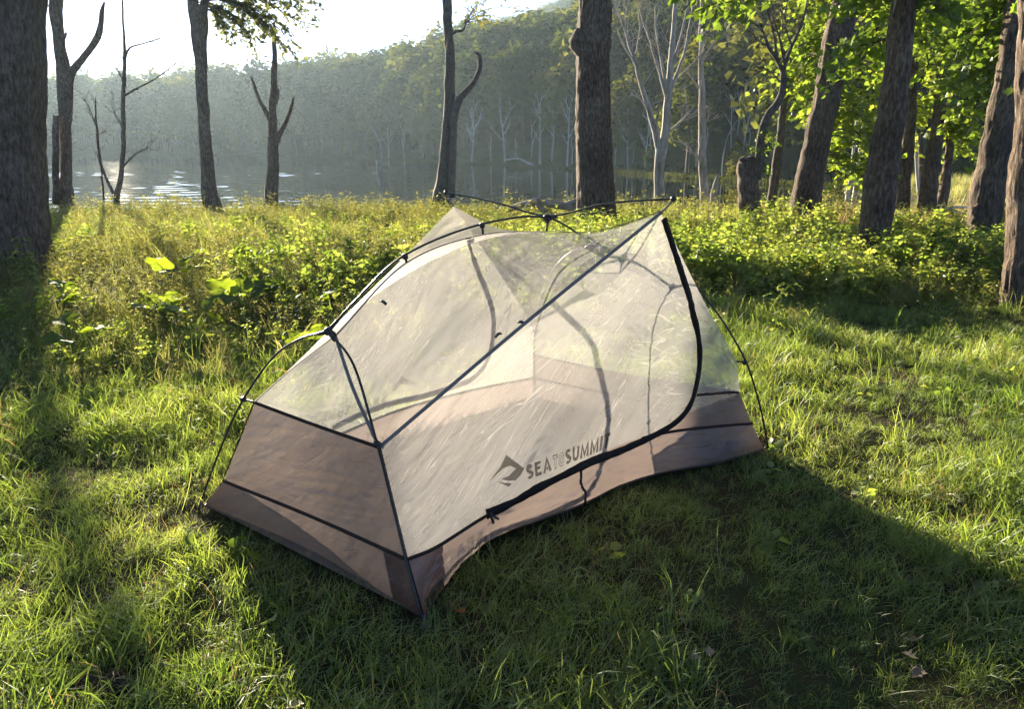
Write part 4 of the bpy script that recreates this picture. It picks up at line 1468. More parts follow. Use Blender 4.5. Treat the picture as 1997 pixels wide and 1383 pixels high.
# zipper sliders and pull cords
pc, pn = on_cloth(bvh_near, 950, 1000)
ribbon("zipper_pull", np.array([pc + pn * .014, pc + pn * .016 + A3(.004, 0, -.02), pc + pn * .012 + A3(.014, .004, -.045)]), np.array([pn] * 3), .009, M['hub'], 0, .004, zipper)
ribbon("zipper_pull", np.array([pc + pn * .014, pc + pn * .017 + A3(.012, 0, -.014), pc + pn * .015 + A3(.03, .01, -.03)]), np.array([pn] * 3), .008, M['hub'], 0, .004, zipper)

# tub wall pieces: dark reinforced corner, then the long brown wall
kc = 9
grid_part("tub_wall", S_tub[:, kc:], M['nylon'])
grid_part("corner_patch", S_tub[:, :kc + 1], M['patch'])
nn_tub = gridnormals(S_tub)
nn_tub *= np.sign((nn_tub * outN).sum(-1).mean())
ribbon("seam_tape", tub_n[:26] + outN * .002, np.repeat(outN[None], 26, 0), .013, M['trim'])
ribbon("seam_tape", tub_n[70:] + outN * .002, np.repeat(outN[None], 40, 0), .013, M['trim'])
cs = [on_cloth(bvh_near, *q) for q in polyline(np.array([(1358, 770), (1400, 767), (1438, 766)], float), 14)]
ribbon("seam_tape", np.array([c[0] for c in cs]), np.array([c[1] for c in cs]), .012, M['trim'])
# short dark pull-down tape below the door
cs = [on_cloth(bvh_near, *q) for q in resample(np.array([(1130, 918), (1131, 945), (1139, 963), (1137, 985)], float), 16)]
ribbon("door_toggle_tape", np.array([c[0] for c in cs]), np.array([c[1] for c in cs]), .012, M['trim'], .008)

# the end towards the camera: tub, solid panel, mesh triangle
S_e0 = wrinkle(coons(bot_e, tub_e, curve([tL, tubL], 20), curve([tN, tubN], 20)), .004, 11, [(1.5, 20, 1.3, 1), (.3, 24, 2, .6)], -.01, outE)
grid_part("end_tub_wall", S_e0[:, :-7], M['nylon'])
grid_part("corner_patch", S_e0[:, -8:], M['patch'])
S_e1 = wrinkle(coons(tub_e, cl_e, curve([tubL, clL], 50), curve([tubN, clN], 50)), .0035, 12, [(.35, 18, 1.6, 1), (2.6, 26, 2.4, .8), (1.4, 24, 1.2, .5)], .015, outE)
grid_part("end_panel", S_e1, M['nylon'])
S_e2 = wrinkle(coons(cl_e, np.repeat(fH1[None], 60, 0) + np.linspace(-.5, .5, 60)[:, None] * A3(.012, -.012, 0), edge_l, edge_n), .004, 13, W_MESH, .012, outE)
grid_part("end_mesh_panel", S_e2, M['mesh'])
ribbon("seam_tape", tub_e, np.repeat(outE[None], 60, 0), .013, M['trim'])
ribbon("seam_tape", cl_e, np.repeat(outE[None], 60, 0), .013, M['trim'])
nsd = norm(outN + outE)
ribbon("seam_tape", curve([tubN, clN], 20), np.repeat(nsd[None], 20, 0), .011, M['trim'])
ribbon("seam_tape", edge_n, np.repeat(nsd[None], NV, 0), .012, M['strap'])
nsl = norm(-outN + outE)
ribbon("seam_tape", edge_l, np.repeat(nsl[None], NV, 0), .012, M['strap'])
ribbon("seam_tape", np.vstack([curve([tL, tubL], 10), curve([tubL, clL], 20)[1:]]), np.repeat(nsl[None], 29, 0), .010, M['trim'])
ribbon("seam_tape", np.vstack([curve([tN, tubN], 10)]), np.repeat(nsd[None], 10, 0), .012, M['trim'])
ribbon("seam_tape", seam_n, np.repeat((outN + A3(0, 0, .5))[None], NU, 0), .013, M['strap'])
ribbon("seam_tape", ridge_a, np.repeat(A3(0, 0, 1.0)[None], NU, 0), .012, M['strap'])
ribbon("seam_tape", curve([P2_, lerp(P2_, fC, .5) + A3(0, 0, -.035), fC], 40), np.repeat(A3(0, 0, 1.0)[None], 40, 0), .012, M['strap'])

# the side away from the camera
P1fC = curve([P1_, lerp(P1_, fC, .5) + A3(0, 0, -.045), fC], NV)
S = wrinkle(coons(seam_f, ridge_a, edge_l, P1fC), .005, 21, W_MESH, .02, -outN)
panels_far.append(S); grid_part("roof_mesh_panel", S, M['canopy'])
S = wrinkle(coons(top_f, ridge_b, P1fC, edge_f), .005, 22, W_MESH, .015, -outN)
panels_far.append(S); grid_part("roof_mesh_panel", S, M['mesh'])
Mf = tub_f[k_mid]
midf = curve([Mf, lerp(Mf, P1_, .5) + outN * .03, P1_], 60)
S = wrinkle(coons(tub_f[:k_mid + 1], resample(seam_f, k_mid + 1), curve([tubL, clL], 60), midf), .006, 23, W_MESH, .02, -outN)
panels_far.append(S); grid_part("door_mesh", S, M['mesh'])
S = wrinkle(coons(tub_f[k_mid:], resample(top_f, 110 - k_mid), midf, curve([tubF, sF, clF], 60, False)), .006, 24, W_MESH, .02, -outN)
panels_far.append(S); grid_part("door_mesh", S, M['mesh'])
S = wrinkle(coons(bot_f, tub_f, curve([tL, tubL], 20), curve([tF, tubF], 20)), .010, 25, [(1.9, 26, 1.2, .8), (1.2, 34, 1.4, .8)], 0, -outN)
grid_part("tub_wall", S, M['nylon'])
bvh_far = bvh_of(panels_far)
zf = [(915, 468), (930, 520), (948, 565), (962, 605), (963, 650), (955, 695), (930, 735), (890, 752), (830, 772), (770, 785), (700, 810), (650, 835)]
cs = [on_cloth(bvh_far, *q) for q in resample(np.array(zf, float), 60)]
cz = np.array([c[0] for c in cs])
for _ in range(4):
    cz[1:-1] = (cz[:-2] + 2 * cz[1:-1] + cz[2:]) / 4
ribbon("zipper", cz, np.array([c[1] for c in cs]), .030, M['zip'], -.012, .004)

# the far end
bot_r = curve([tR, tF], 40)
tub_r = curve([tubR, tubF], 40)
s_r = curve([sR, lerp(sR, sF, .5) + A3(0, 0, -.015), sF], 40)
cl_r = curve([clR, clF], 40)
S = wrinkle(coons(bot_r, tub_r, curve([tR, tubR], 14), curve([tF, tubF], 14)), .008, 31, [(1.5, 20, 1.3, 1)], 0, -outE)
grid_part("end_tub_wall", S, M['nylon'])
S = wrinkle(coons(tub_r, s_r, curve([tubR, sR], 20), curve([tubF, sF], 20)), .006, 32, [(.35, 18, 1.6, 1)], 0, -outE)
grid_part("end_panel", S, M['nylon'])
S = wrinkle(coons(s_r, cl_r, curve([sR, clR], 20), curve([sF, clF], 20)), .004, 33, W_MESH, 0, -outE)
grid_part("end_mesh_panel", S, M['mesh'])
S = wrinkle(coons(cl_r, np.repeat(fH2[None], 40, 0) + np.linspace(.5, -.5, 40)[:, None] * A3(.012, -.012, 0), edge_r, edge_f), .004, 34, W_MESH, .01, -outE)
grid_part("end_mesh_panel", S, M['mesh'])
ribbon("seam_tape", tub_r, np.repeat(outE[None], 40, 0), .013, M['trim'])
ribbon("seam_tape", s_r, np.repeat(outE[None], 40, 0), .009, M['strap'])
ribbon("seam_tape", tub_f, np.repeat(outN[None], 110, 0), .013, M['trim'])

# floor
S = coons(bot_n[::2] + A3(0, 0, .012), bot_f[::2] + A3(0, 0, .012), lerp(tN, tL, np.linspace(0, 1, 36)[:, None]) + A3(0, 0, .012), lerp(tR, tF, np.linspace(0, 1, 36)[:, None]) + A3(0, 0, .012))
S = wrinkle(S, .018, 41, [(.4, 14, 3, 1), (1.7, 16, 3, .8)])
S[..., 2] = np.maximum(S[..., 2], .012)
grid_part("floor_sheet", S, M['floor'])

# poles
pole_n = [H1_, A3(-.548, 2.452, .765), A3(-.455, 2.315, .53), A3(-.392, 2.21, .345), A3(-.338, 2.125, .17), A3(-.282, 2.053, .0)]
pole_l = [H1_, A3(-.80, 2.69, .795), A3(-.933, 2.755, .699), A3(-1.105, 2.83, .48), A3(-1.23, 2.862, .25), A3(-1.345, 2.872, .0)]
pole_r = [H2_, A3(.62, 3.45, .985), A3(.838, 3.338, .876), A3(1.065, 3.335, .58), A3(1.20, 3.40, .3), A3(1.302, 3.468, .0)]
pole_f = [H2_, A3(.29, 3.69, .98), A3(.20, 3.82, .84), A3(.115, 4.06, .486), A3(.105, 4.20, .25), A3(.121, 4.30, .0)]
rod("ridge_pole", [H1_, A3(-.582, 2.671, .941), A3(-.41, 2.832, 1.093), A3(-.124, 3.099, 1.183), CC_, H2_], .0046, M['pole'], 80)
for pts in (pole_n, pole_l, pole_r, pole_f):
    rod("leg_pole", pts, .0046, M['pole'], 50)
rod("cross_pole", [E1_, lerp(E1_, CC_, .5) + A3(0, 0, .012), CC_ + A3(0, 0, .01), lerp(CC_, E2_, .5) + A3(0, 0, .022), E2_], .0046, M['pole'], 60)


def knob(name, c, rad, mat, parent=None):
    u = np.linspace(0, pi, 9)
    v = np.linspace(0, 2 * pi, 12, endpoint=False)
    U, W_ = np.meshgrid(u, v, indexing='ij')
    d = np.stack([np.sin(U) * np.cos(W_), np.sin(U) * np.sin(W_), np.cos(U)], -1)
    V = (np.array(c) + d * np.array(rad)).reshape(-1, 3)
    i = np.arange(8)[:, None]
    j = np.arange(12)[None]
    Q = np.stack([i * 12 + j, (i + 1) * 12 + j, (i + 1) * 12 + (j + 1) % 12, i * 12 + (j + 1) % 12], -1).reshape(-1, 4)
    return link(name, new_mesh(name, V - TENT_C, [Q], True), mat, parent or tent)


knob("pole_hub", H1_, (.017, .017, .016), M['hub'])
knob("pole_hub", H2_, (.017, .017, .016), M['hub'])
knob("pole_hub", CC_, (.024, .024, .018), M['hub'])
for a, b in ((H1_, pole_n[1]), (H1_, pole_l[1]), (H1_, A3(-.582, 2.671, .941)), (CC_, E1_), (CC_, E2_), (H2_, pole_r[1]), (H2_, pole_f[1])):
    d = norm(b - a)
    rod("pole_ferrule", [a + d * .008, a + d * .055], .0078, M['hub'], 4, 10, smooth=False)
for e in (E1_, E2_):
    knob("pole_tip", e, (.012, .012, .012), M['hub'])


def clip(a, b, w=.012):
    a = np.array(a); b = np.array(b)
    o = rod("pole_clip", [a, lerp(a, b, .5), b], w * .42, M['hub'], 5, 8)
    V, P = tube(np.array([a + norm(b - a) * -.008, a + norm(b - a) * .012]), .011, 10)
    link("clip_hook", new_mesh("clip_hook", V - TENT_C, P, True), M['hub'], o)
    return o


clip(A3(-.41, 2.832, 1.090), rg1 + A3(0, 0, .004))
clip(A3(-.124, 3.099, 1.180), rg2 + A3(0, 0, .004))
clip(CC_ + A3(0, 0, -.01), fC + A3(0, 0, .004))
clip(A3(-.655, 2.603, .842), fH1)
clip(pole_n[2], clN + A3(.006, .012, 0))
clip(A3(-1.085, 2.822, .51), clL)
clip(A3(1.10, 3.345, .51), clR)
clip(A3(.117, 4.05, .50), clF)
for e, p in ((E1_, P1_), (E2_, P2_)):
    rod("tip_strap", [e, lerp(e, p, .5) + A3(0, 0, -.004), p], .0042, M['strap'], 8)
# webbing that covers the leg foot at the corner
for p, q in ((tN, A3(-.282, 2.045, .0)), (tL, A3(-1.35, 2.874, .0)), (tR, A3(1.305, 3.47, .0)), (tF, A3(.121, 4.31, 0))):
    rod("corner_webbing", [p + A3(0, 0, .02), q + A3(0, 0, .005)], .007, M['strap'], 6, 8, smooth=False)
# guy tabs on the seams of the near wall
for px_, py_, dx, dy in ((966, 660, 12, -8), (1010, 630, 16, 5), (742, 588, 12, 8)):
    c, n = on_cloth(bvh_near, px_, py_)
    c2, n_2 = on_cloth(bvh_near, px_ + dx, py_ + dy)
    ribbon("loop_tab", np.array([c, lerp(c, c2, .5) + n * .008, c2]), np.array([n] * 3), .011, M['hub'], .006, .003)


# ---- lettering and emblem printed on the door mesh
def strip(pts, w, closed=False):
    """even-width stroke along a letter's centre line, mitred: one chain of quads"""
    P = np.array(pts, float)
    n = len(P)
    L_, R_ = [], []
    for i in range(n):
        p0 = P[(i - 1) % n] if (i > 0 or closed) else None
        p1 = P[(i + 1) % n] if (i < n - 1 or closed) else None
        d0 = norm(P[i] - p0) if p0 is not None else norm(p1 - P[i])
        d1 = norm(p1 - P[i]) if p1 is not None else d0
        n0 = np.array([-d0[1], d0[0]])
        n1 = np.array([-d1[1], d1[0]])
        m = norm(n0 + n1)
        k = min(1.6, 1 / max(.3, float(m @ n0)))
        L_.append(P[i] + m * w / 2 * k)
        R_.append(P[i] - m * w / 2 * k)
    V = np.array(L_ + R_)
    e = n if closed else n - 1
    return V, [[i, n + i, n + (i + 1) % n, (i + 1) % n] for i in range(e)]


def arc(cx, cy, rx, ry, a0, a1, n=9):
    t = np.radians(np.linspace(a0, a1, n))
    return list(zip(cx + rx * np.cos(t), cy + ry * np.sin(t)))


LW = .22
GLYPH = {
    "S": (.62, [(arc(.31, .72, .20, .17, 25, 270) + arc(.31, .28, .20, .17, 90, -155), False)]),
    "E": (.58, [([(.56, .89), (.11, .89), (.11, .11), (.56, .11)], False), ([(.225, .5), (.50, .5)], False)]),
    "A": (.74, [([(.08, .0), (.37, .93), (.66, .0)], False), ([(.285, .27), (.455, .27)], False)]),
    "U": (.70, [([(.12, 1.0), (.12, .36)] + arc(.35, .34, .23, .23, 180, 360) + [(.58, .36), (.58, 1.0)], False)]),
    "M": (.90, [([(.11, .0), (.14, .9), (.45, .16), (.76, .9), (.79, .0)], False)]),
    "I": (.26, [([(.13, 0), (.13, 1.0)], False)]),
    "T": (.64, [([(.0, .89), (.64, .89)], False), ([(.32, .78), (.32, 0)], False)]),
}
OUT_T = [(.02, .98), (.62, .98), (.62, .76), (.43, .76), (.43, .02), (.21, .02), (.21, .76), (.02, .76)]


def word_mesh(word, outlined):
    V, F = [], []
    x = 0.0
    n = 0
    for ch in word:
        if outlined:
            wd = .66 if ch == "T" else .74
            strokes = [strip(OUT_T, .06, True)] if ch == "T" else [strip(arc(.36, .5, .33, .47, 0, 340, 18), .06, True), strip(arc(.36, .5, .14, .27, 0, 340, 18), .06, True)]
        else:
            wd, st = GLYPH[ch]
            strokes = [strip(p, LW if ch not in "MI" else .25, c) for p, c in st]
        for v, f in strokes:
            V.append(v + np.array([x, 0]))
            F += [[q + n for q in ff] for ff in f]
            n += len(v)
        x += wd + .13
    V = np.concatenate(V)
    return np.hstack([V, np.zeros((len(V), 1))]), F


WORDS = [("SEA", 0.0, 0.302, False), ("TO", 0.318, 0.452, True), ("SUMMIT", 0.468, 1.0, False)]


def stamp(bvh, quad, diamond, side, mat):
    """quad: pixel corners bl, br, tr, tl the words are fitted to"""
    q = np.array(quad, float)
    for word, u0, u1, outl in WORDS:
        V, F = word_mesh(word, outl)
        x0, x1 = V[:, 0].min(), V[:, 0].max()
        y0, y1 = 0.0, 1.0
        u = u0 + (V[:, 0] - x0) / (x1 - x0) * (u1 - u0)
        v = (V[:, 1] - y0) / (y1 - y0)
        px = (1 - v)[:, None] * ((1 - u)[:, None] * q[0] + u[:, None] * q[1]) + v[:, None] * ((1 - u)[:, None] * q[3] + u[:, None] * q[2])
        P = []
        for k in range(len(px)):
            c, n = on_cloth(bvh, *px[k])
            P.append(c + n * (side * .009 + .06 * V[k, 2]))
        me = bpy.data.meshes.new("lettering")
        me.from_pydata([tuple(p - TENT_C) for p in P], [], F)
        me.update()
        link("lettering", me, mat, tent)
    for poly in diamond:
        P = []
        for x, y in poly:
            c, n = on_cloth(bvh, x, y)
            P.append(c + n * side * .009)
        me = bpy.data.meshes.new("emblem")
        me.from_pydata([tuple(p - TENT_C) for p in P], [], [list(range(len(P)))])
        me.update()
        link("emblem", me, mat, tent)


emb = [[(984, 887), (1020, 914), (1011, 927), (999, 938), (984, 936), (975, 934), (988, 929), (1003, 916), (990, 911), (975, 918), (962, 930), (951, 940), (961, 927), (972, 912), (980, 898)],
       [(967, 938), (980, 941), (994, 942), (990, 949), (980, 944)]]
emb = [[(984, 887), (1020, 914), (1012, 926), (1002, 936), (988, 937), (975, 935), (990, 929), (1004, 914), (992, 909), (978, 914), (963, 928), (951, 940), (960, 926), (972, 910)],
       [(966, 938), (980, 941), (995, 941), (990, 950), (978, 944)]]
stamp(bvh_near, [(1025, 936), (1184, 872), (1188, 842), (1022, 909)], emb, 1, M['print'])
emf = [[(790, 732), (811, 748), (798, 750), (788, 748), (776, 762), (764, 768), (762, 762), (772, 748)]]
emf = [[(785, 733), (811, 747), (796, 750), (782, 748), (772, 762), (763, 764), (770, 750)]]
stamp(bvh_far, [(757, 782), (600, 835), (604, 812), (757, 768)], emf, -1, M['print_far'])
# ------------------------------------------------------------------ ground vegetation
TENT_POLY = np.vstack([bot_n[:, :2], bot_f[::-1, :2]])


def in_tent(x, y, grow=0.0):
    P = TENT_POLY
    if grow:
        c = P.mean(0)
        P = c + (P - c) * (1 + grow)
    inside = np.zeros(len(x), bool)
    j = len(P) - 1
    for i in range(len(P)):
        cond = ((P[i, 1] > y) != (P[j, 1] > y)) & (x < (P[j, 0] - P[i, 0]) * (y - P[i, 1]) / (P[j, 1] - P[i, 1] + 1e-12) + P[i, 0])
        inside ^= cond
        j = i
    return inside


def strip_points(y0, y1, dy, rho, xl=None, xr=None, r=RNG):
    X = []
    Y = []
    for y in np.arange(y0, y1, dy):
        a = -(0.74 * y + 0.8) if xl is None else max(xl, -(0.74 * y + 0.8))
        b = (0.74 * y + 0.8) if xr is None else min(xr, (0.74 * y + 0.8))
        if b <= a:
            continue
        n = r.poisson(rho(y) * (b - a) * dy)
        X.append(r.uniform(a, b, n))
        Y.append(r.uniform(y, y + dy, n))
    return np.concatenate(X), np.concatenate(Y)


def meadow_edge(x):
    return np.interp(x, [-4, -1.2, 0.6, 1.6, 6], [4.5, 5.0, 6.4, 6.9, 7.0]) + .55 * n2(x, x * 0 + 2, .9, 14)


def place(name, kinds, x, y, sc, label, tilt=.12, dz=-.01, probs=None, zsc=None, realize=False):
    n = len(x)
    idx = RNG.choice(len(kinds), n, p=probs)
    rot = np.stack([RNG.normal(0, tilt, n), RNG.normal(0, tilt, n), RNG.uniform(0, 2 * pi, n)], -1)
    s = np.repeat(sc[:, None], 3, 1)
    if zsc is not None:
        s[:, 2] *= zsc
    return scatter(name, kinds, np.stack([x, y, zg(x, y) + dz], -1), rot, s, idx, label, realize=realize)


# lawn
lawn = [(grass_clump(500 + k, 20, L, ln, w, sp, 3, st), M['grass']) for k, (L, ln, w, sp, st) in enumerate([(.17, 1.9, .0028, .035, 1.0), (.13, 1.5, .0026, .045, 1.1), (.22, 2.2, .003, .03, .9), (.11, 1.8, .0026, .05, 1.0), (.18, 1.35, .0036, .03, 1.3), (.15, 2.4, .0026, .06, .8)])]
lawn += [(grass_clump(520 + k, 18, .15, 2.9, .0026, .07, 3, .5), M['tan_grass']) for k in range(1)]
lx, ly = strip_points(.7, 9.5, .2, lambda y: np.clip(1450 / (y + .7), 110, 540))
edge = meadow_edge(lx)
bare = n2(lx, ly, 1.6, 21) + .5 * n2(lx, ly, 5, 22)
dirt_c = GP(218, 1352, .0)
dirt = np.hypot(lx - dirt_c[0], ly - dirt_c[1]) < .07
kp = ~in_tent(lx, ly) & (ly < edge + 2.0) & ~((bare > .85) & (RNG.uniform(0, 1, len(lx)) < .8)) & ~dirt
lx, ly = lx[kp], ly[kp]
hm = np.clip(.80 + .6 * n2(lx, ly, 1.3, 24) + .5 * n2(lx, ly, 4.0, 25), .5, 1.7)
neart = in_tent(lx, ly, .12)
hm = np.where(neart, hm * .6, hm)
place("grass", lawn, lx, ly, hm * RNG.uniform(.75, 1.25, len(lx)) * np.interp(ly, [2, 8], [.78, 1.15]), "fine uneven grass blades covering the clearing around the tent", .25, realize=True, probs=[.19, .18, .17, .14, .1, .14, .08])

# stray taller seed stalks and broad blades in the lawn
tuft = [(grass_clump(540 + k, 8, .30, 1.5, .0034, .03, 5, 1.3), M['grass']) for k in range(3)]
sx, sy = strip_points(1.0, 7, .25, lambda y: 2.2)
kp = ~in_tent(sx, sy, .03)
sx, sy = sx[kp], sy[kp]
place("tall_grass_tufts", tuft, sx, sy, RNG.uniform(.6, 1.15, len(sx)), "scattered taller grass tufts standing above the lawn", .2)


# leafy kinds
def herb(seed, h, nodes_, leaf, w=.30, branch=0):
    r = np.random.default_rng(seed)
    tv, tf = t_ovate(w, .10, .22)
    mb = MB()
    lv = []

    def stem(b, d, hh, nn, sc):
        P = [np.array(b, float)]
        dd = np.array(d, float)
        for _ in range(6):
            dd = norm(dd + r.normal(0, .08, 3) + np.array([0, 0, .05]))
            P.append(P[-1] + dd * hh / 6)
        P = np.array(P)
        V, F = tube(P, np.linspace(.004, .0015, 7), 4, cap=False)
        mb.add(V, F)
        for k in range(nn):
            t = .22 + .78 * (k + .5) / nn
            p = P[min(6, int(t * 6.99))]
            a0 = k * 1.57 + r.uniform(-.4, .4)
            for a in (a0, a0 + pi):
                el = r.uniform(-.35, .45)
                lv.append((p + r.normal(0, .008, 3), np.array([cos(a) * cos(el), sin(a) * cos(el), sin(el)]), leaf * sc * r.uniform(.6, 1.15) * (1.15 - .45 * t)))
        return P
    P = stem((0, 0, 0), (r.normal(0, .15), r.normal(0, .15), 1), h, nodes_, 1)
    for q in range(branch):
        a = r.uniform(0, 6.28)
        stem(P[2 + q % 3], (cos(a) * .8, sin(a) * .8, .9), h * .5, max(3, nodes_ - 3), .85)
    nstem = sum(len(v) for v in mb.V)
    V, F = leaf_mesh(lv, r, tv, tf, .75)
    mb.add(V, [F])
    return mb.mesh("herb", False)


def fine_weed(seed, h, leaf, n):
    r = np.random.default_rng(seed)
    tv, tf = t_ovate(.17, .05, .2)
    mb = MB()
    lv = []
    for q in range(3):
        a = r.uniform(0, 6.28)
        b = np.array([r.normal(0, .05), r.normal(0, .05), 0])
        tip = b + np.array([cos(a) * .22 * h, sin(a) * .22 * h, h * r.uniform(.7, 1.05)])
        C = resample(np.array([b, (b + tip) / 2 + np.array([0, 0, .06 * h]), tip]), 6)
        V, F = tube(C, np.linspace(.0035, .0012, 6), 3, cap=False)
        mb.add(V, F)
        for k in range(n):
            t = r.uniform(.15, 1)
            p = C[min(5, int(t * 5.99))] + r.normal(0, .018, 3)
            aa_ = r.uniform(0, 6.28)
            el = r.uniform(-.2, .8)
            lv.append((p, np.array([cos(aa_) * cos(el), sin(aa_) * cos(el), sin(el)]), leaf * r.uniform(.5, 1.2)))
    V, F = leaf_mesh(lv, r, tv, tf, .6)
    mb.add(V, [F])
    return mb.mesh("weed", False)


herbs = [(herb(600 + k, h_, n_, l_, w_, b_), M['herb']) for k, (h_, n_, l_, w_, b_) in enumerate([(.45, 6, .115, .33, 2), (.55, 7, .10, .30, 3), (.38, 5, .13, .36, 2), (.6, 8, .085, .28, 3), (.33, 5, .10, .38, 3)])]
weeds = [(fine_weed(640 + k, h_, l_, n_), M['weed']) for k, (h_, l_, n_) in enumerate([(.5, .05, 26), (.42, .04, 30), (.62, .055, 30), (.36, .06, 22)])]
talls = [(grass_clump(660 + k, 22, L, ln, .0045, .06, 4, 1.2), M['tall_grass']) for k, (L, ln) in enumerate([(.42, .9), (.5, 1.2), (.36, 1.4)])]
tans = [(grass_clump(680 + k, 30, L, ln, .007, .12, 3, 1.3), M['tan_grass']) for k, (L, ln) in enumerate([(.55, .6), (.5, .9)])]

# meadow to the left of and behind the tent
mx_, my_ = strip_points(4.2, 24.5, .3, lambda y: np.clip(170 / (y + 1), 9, 30), xr=5.5)
kp = (my_ > meadow_edge(mx_)) & ~in_tent(mx_, my_, .1) & (RNG.uniform(0, 1, len(mx_)) < .75 + .4 * n2(mx_, my_, .8, 31))
kp &= my_ < shore_near(mx_) - 1.0
mx_, my_ = mx_[kp], my_[kp]
place("meadow_grass", talls, mx_, my_, RNG.uniform(.6, 1.15, len(mx_)) * np.interp(my_, [5, 12], [.75, 1.05]) * np.clip(.9 + .4 * n2(mx_, my_, .7, 36), .5, 1.4), "yellow-green meadow grass between the tent and the lake")
wx, wy = strip_points(3.2, 25, .3, lambda y: np.clip(430 / (y + 1), 26, 64), xr=6)
dens = .75 + .6 * n2(wx, wy, .7, 33) + .25 * n2(wx, wy, 2.6, 34)
fade = sstep(-1.6, .9, wy - meadow_edge(wx))
kp = ~in_tent(wx, wy, .1) & (RNG.uniform(0, 1, len(wx)) < dens * fade) & (wy < shore_near(wx) - .6)
wx, wy = wx[kp], wy[kp]
place("weeds", weeds, wx, wy, RNG.uniform(.55, 1.1, len(wx)) * (.35 + .65 * fade[kp]) * np.interp(wy, [5, 10, 20], [.7, .95, 1.1]) * np.clip(.9 + .5 * n2(wx, wy, .6, 35), .5, 1.5), "small-leaved weeds growing through the meadow on the lake side")

# bright leafy herbs: a thick belt on the right, looser behind the tent and on the left
hx, hy = strip_points(4.8, 19, .25, lambda y: np.clip(640 / (y + 1), 36, 75))
belt = sstep(.4, 1.4, hx - .06 * hy) * sstep(-.15, .35, hy - (meadow_edge(hx) + .25)) * (1 - .85 * sstep(12.0, 14.5, hy + 1.2 * n2(hx, hy, .5, 41)))
loose = .30 * sstep(-.2, .6, hy - meadow_edge(hx)) * (n2(hx, hy, .8, 43) > -.12) * (1 - .6 * sstep(9, 16, hy))
cluster = .9 * np.exp(-(((hx + 1.35) / 1.1) ** 2 + ((hy - 6.9) / .9) ** 2))
pr = np.maximum(np.maximum(belt, loose), cluster) * np.clip(.85 + .5 * n2(hx, hy, 1.1, 44), .3, 1.2)
kp = (RNG.uniform(0, 1, len(hx)) < pr) & ~in_tent(hx, hy, .1)
hx, hy = hx[kp], hy[kp]
hsz = RNG.uniform(.65, 1.1, len(hx)) * np.clip(.9 + .4 * n2(hx, hy, .9, 45), .55, 1.4) * np.where(hx < .3, np.clip(.4 + (hy - meadow_edge(hx)) * .22, .35, .9), np.clip(.55 + (hy - meadow_edge(hx)) * .4, .5, 1.05))
place("leafy_undergrowth", herbs, hx, hy, hsz, "bright green leafy undergrowth around the trunks beside the clearing")

# weeds at the water's edge
bx, by = strip_points(16.5, 25.5, .3, lambda y: 13.0, xr=9)
pr = .45 + .8 * n2(bx, by, .55, 51)
kp = (RNG.uniform(0, 1, len(bx)) < pr * np.where(bx < -7, .45, 1)) & (by < shore_near(bx) + .2)
bx, by = bx[kp], by[kp]
place("shore_weeds", weeds, bx, by, RNG.uniform(.9, 1.5, len(bx)) * np.clip(1.05 + .6 * n2(bx, by, .4, 52), .5, 1.6), "bushy pale green weeds lining the lake shore behind the tent")
# tan grass under the right-hand trunks
tx, ty = strip_points(11.8, 28, .3, lambda y: 17.0, xl=2.4)
pr = sstep(.25, .40, tx / ty) * (.75 + .5 * n2(tx, ty, .5, 61)) * (1 - .6 * sstep(24, 27, ty))
kp = (RNG.uniform(0, 1, len(tx)) < pr) & (ty < shore_near(tx))
tx, ty = tx[kp], ty[kp]
place("dry_grass", tans, tx, ty, RNG.uniform(.55, 1.05, len(tx)), "tan dry grass under the slim trunks near the water")
gx2, gy2 = strip_points(12, 44, .4, lambda y: 12.0, xl=3)
kp = (RNG.uniform(0, 1, len(gx2)) < .35 + .5 * n2(gx2, gy2, .35, 63)) & (gy2 < shore_near(gx2))
gx2, gy2 = gx2[kp], gy2[kp]
place("far_meadow_grass", talls, gx2, gy2, RNG.uniform(.9, 1.6, len(gx2)), "green grass by the water behind the dry grass")

# small broad leaves lying in the lawn
plantain = [(herb(700 + k, .07, 3, .065, .42, 0), M['herb']) for k in range(3)]
px2, py2 = strip_points(1.2, 6.5, .25, lambda y: 5.0)
kp = ~in_tent(px2, py2, .04) & (n2(px2, py2, 1.2, 71) > -.1)
px2, py2 = px2[kp], py2[kp]
place("lawn_weeds", plantain, px2, py2, RNG.uniform(.6, 1.2, len(px2)), "small round-leaved weeds scattered in the lawn", .2)


# ---- single plants with large leaves
def big_leaf(seed, heart=True):
    """stalk from the origin along +X rising, then a broad wavy blade; unit = blade length 1"""
    r = np.random.default_rng(seed)
    nu, nv = 13, 9
    mb = MB()
    u = np.linspace(0, 1, nu)
    wid = np.interp(u, [0, .12, .35, .6, .85, 1], [.30, .46, .48, .38, .18, .0] if heart else [.04, .24, .30, .26, .13, 0])
    v = np.linspace(-1, 1, nv)
    U, V_ = np.meshgrid(u, v, indexing='ij')
    back = -.16 * (np.abs(V_) ** 1.5) * np.exp(-U * 5) if heart else 0
    X = U + back
    Yv = wid[:, None] * V_
    Z = .16 * np.abs(V_) * wid[:, None] * 1.2 - .35 * U ** 2 + .06 * np.sin(V_ * 5 + U * 13 + seed) * np.abs(V_) + .025 * np.cos(U * 22) * np.abs(V_)
    G = np.stack([X, Yv, Z], -1).reshape(-1, 3)
    i = np.arange(nu - 1)[:, None]
    j = np.arange(nv - 1)[None]
    a = i * nv + j
    mb.add(G, [np.stack([a, a + 1, a + nv + 1, a + nv], -1).reshape(-1, 4)])
    C = resample(np.array([[-.9, 0, -.95], [-.45, .02, -.35], [0, 0, -.005], [.5, 0, -.095]]), 8)
    V, F = tube(C, np.linspace(.035, .012, 8), 5)
    mb.add(V, F)
    return mb.mesh("leaf")


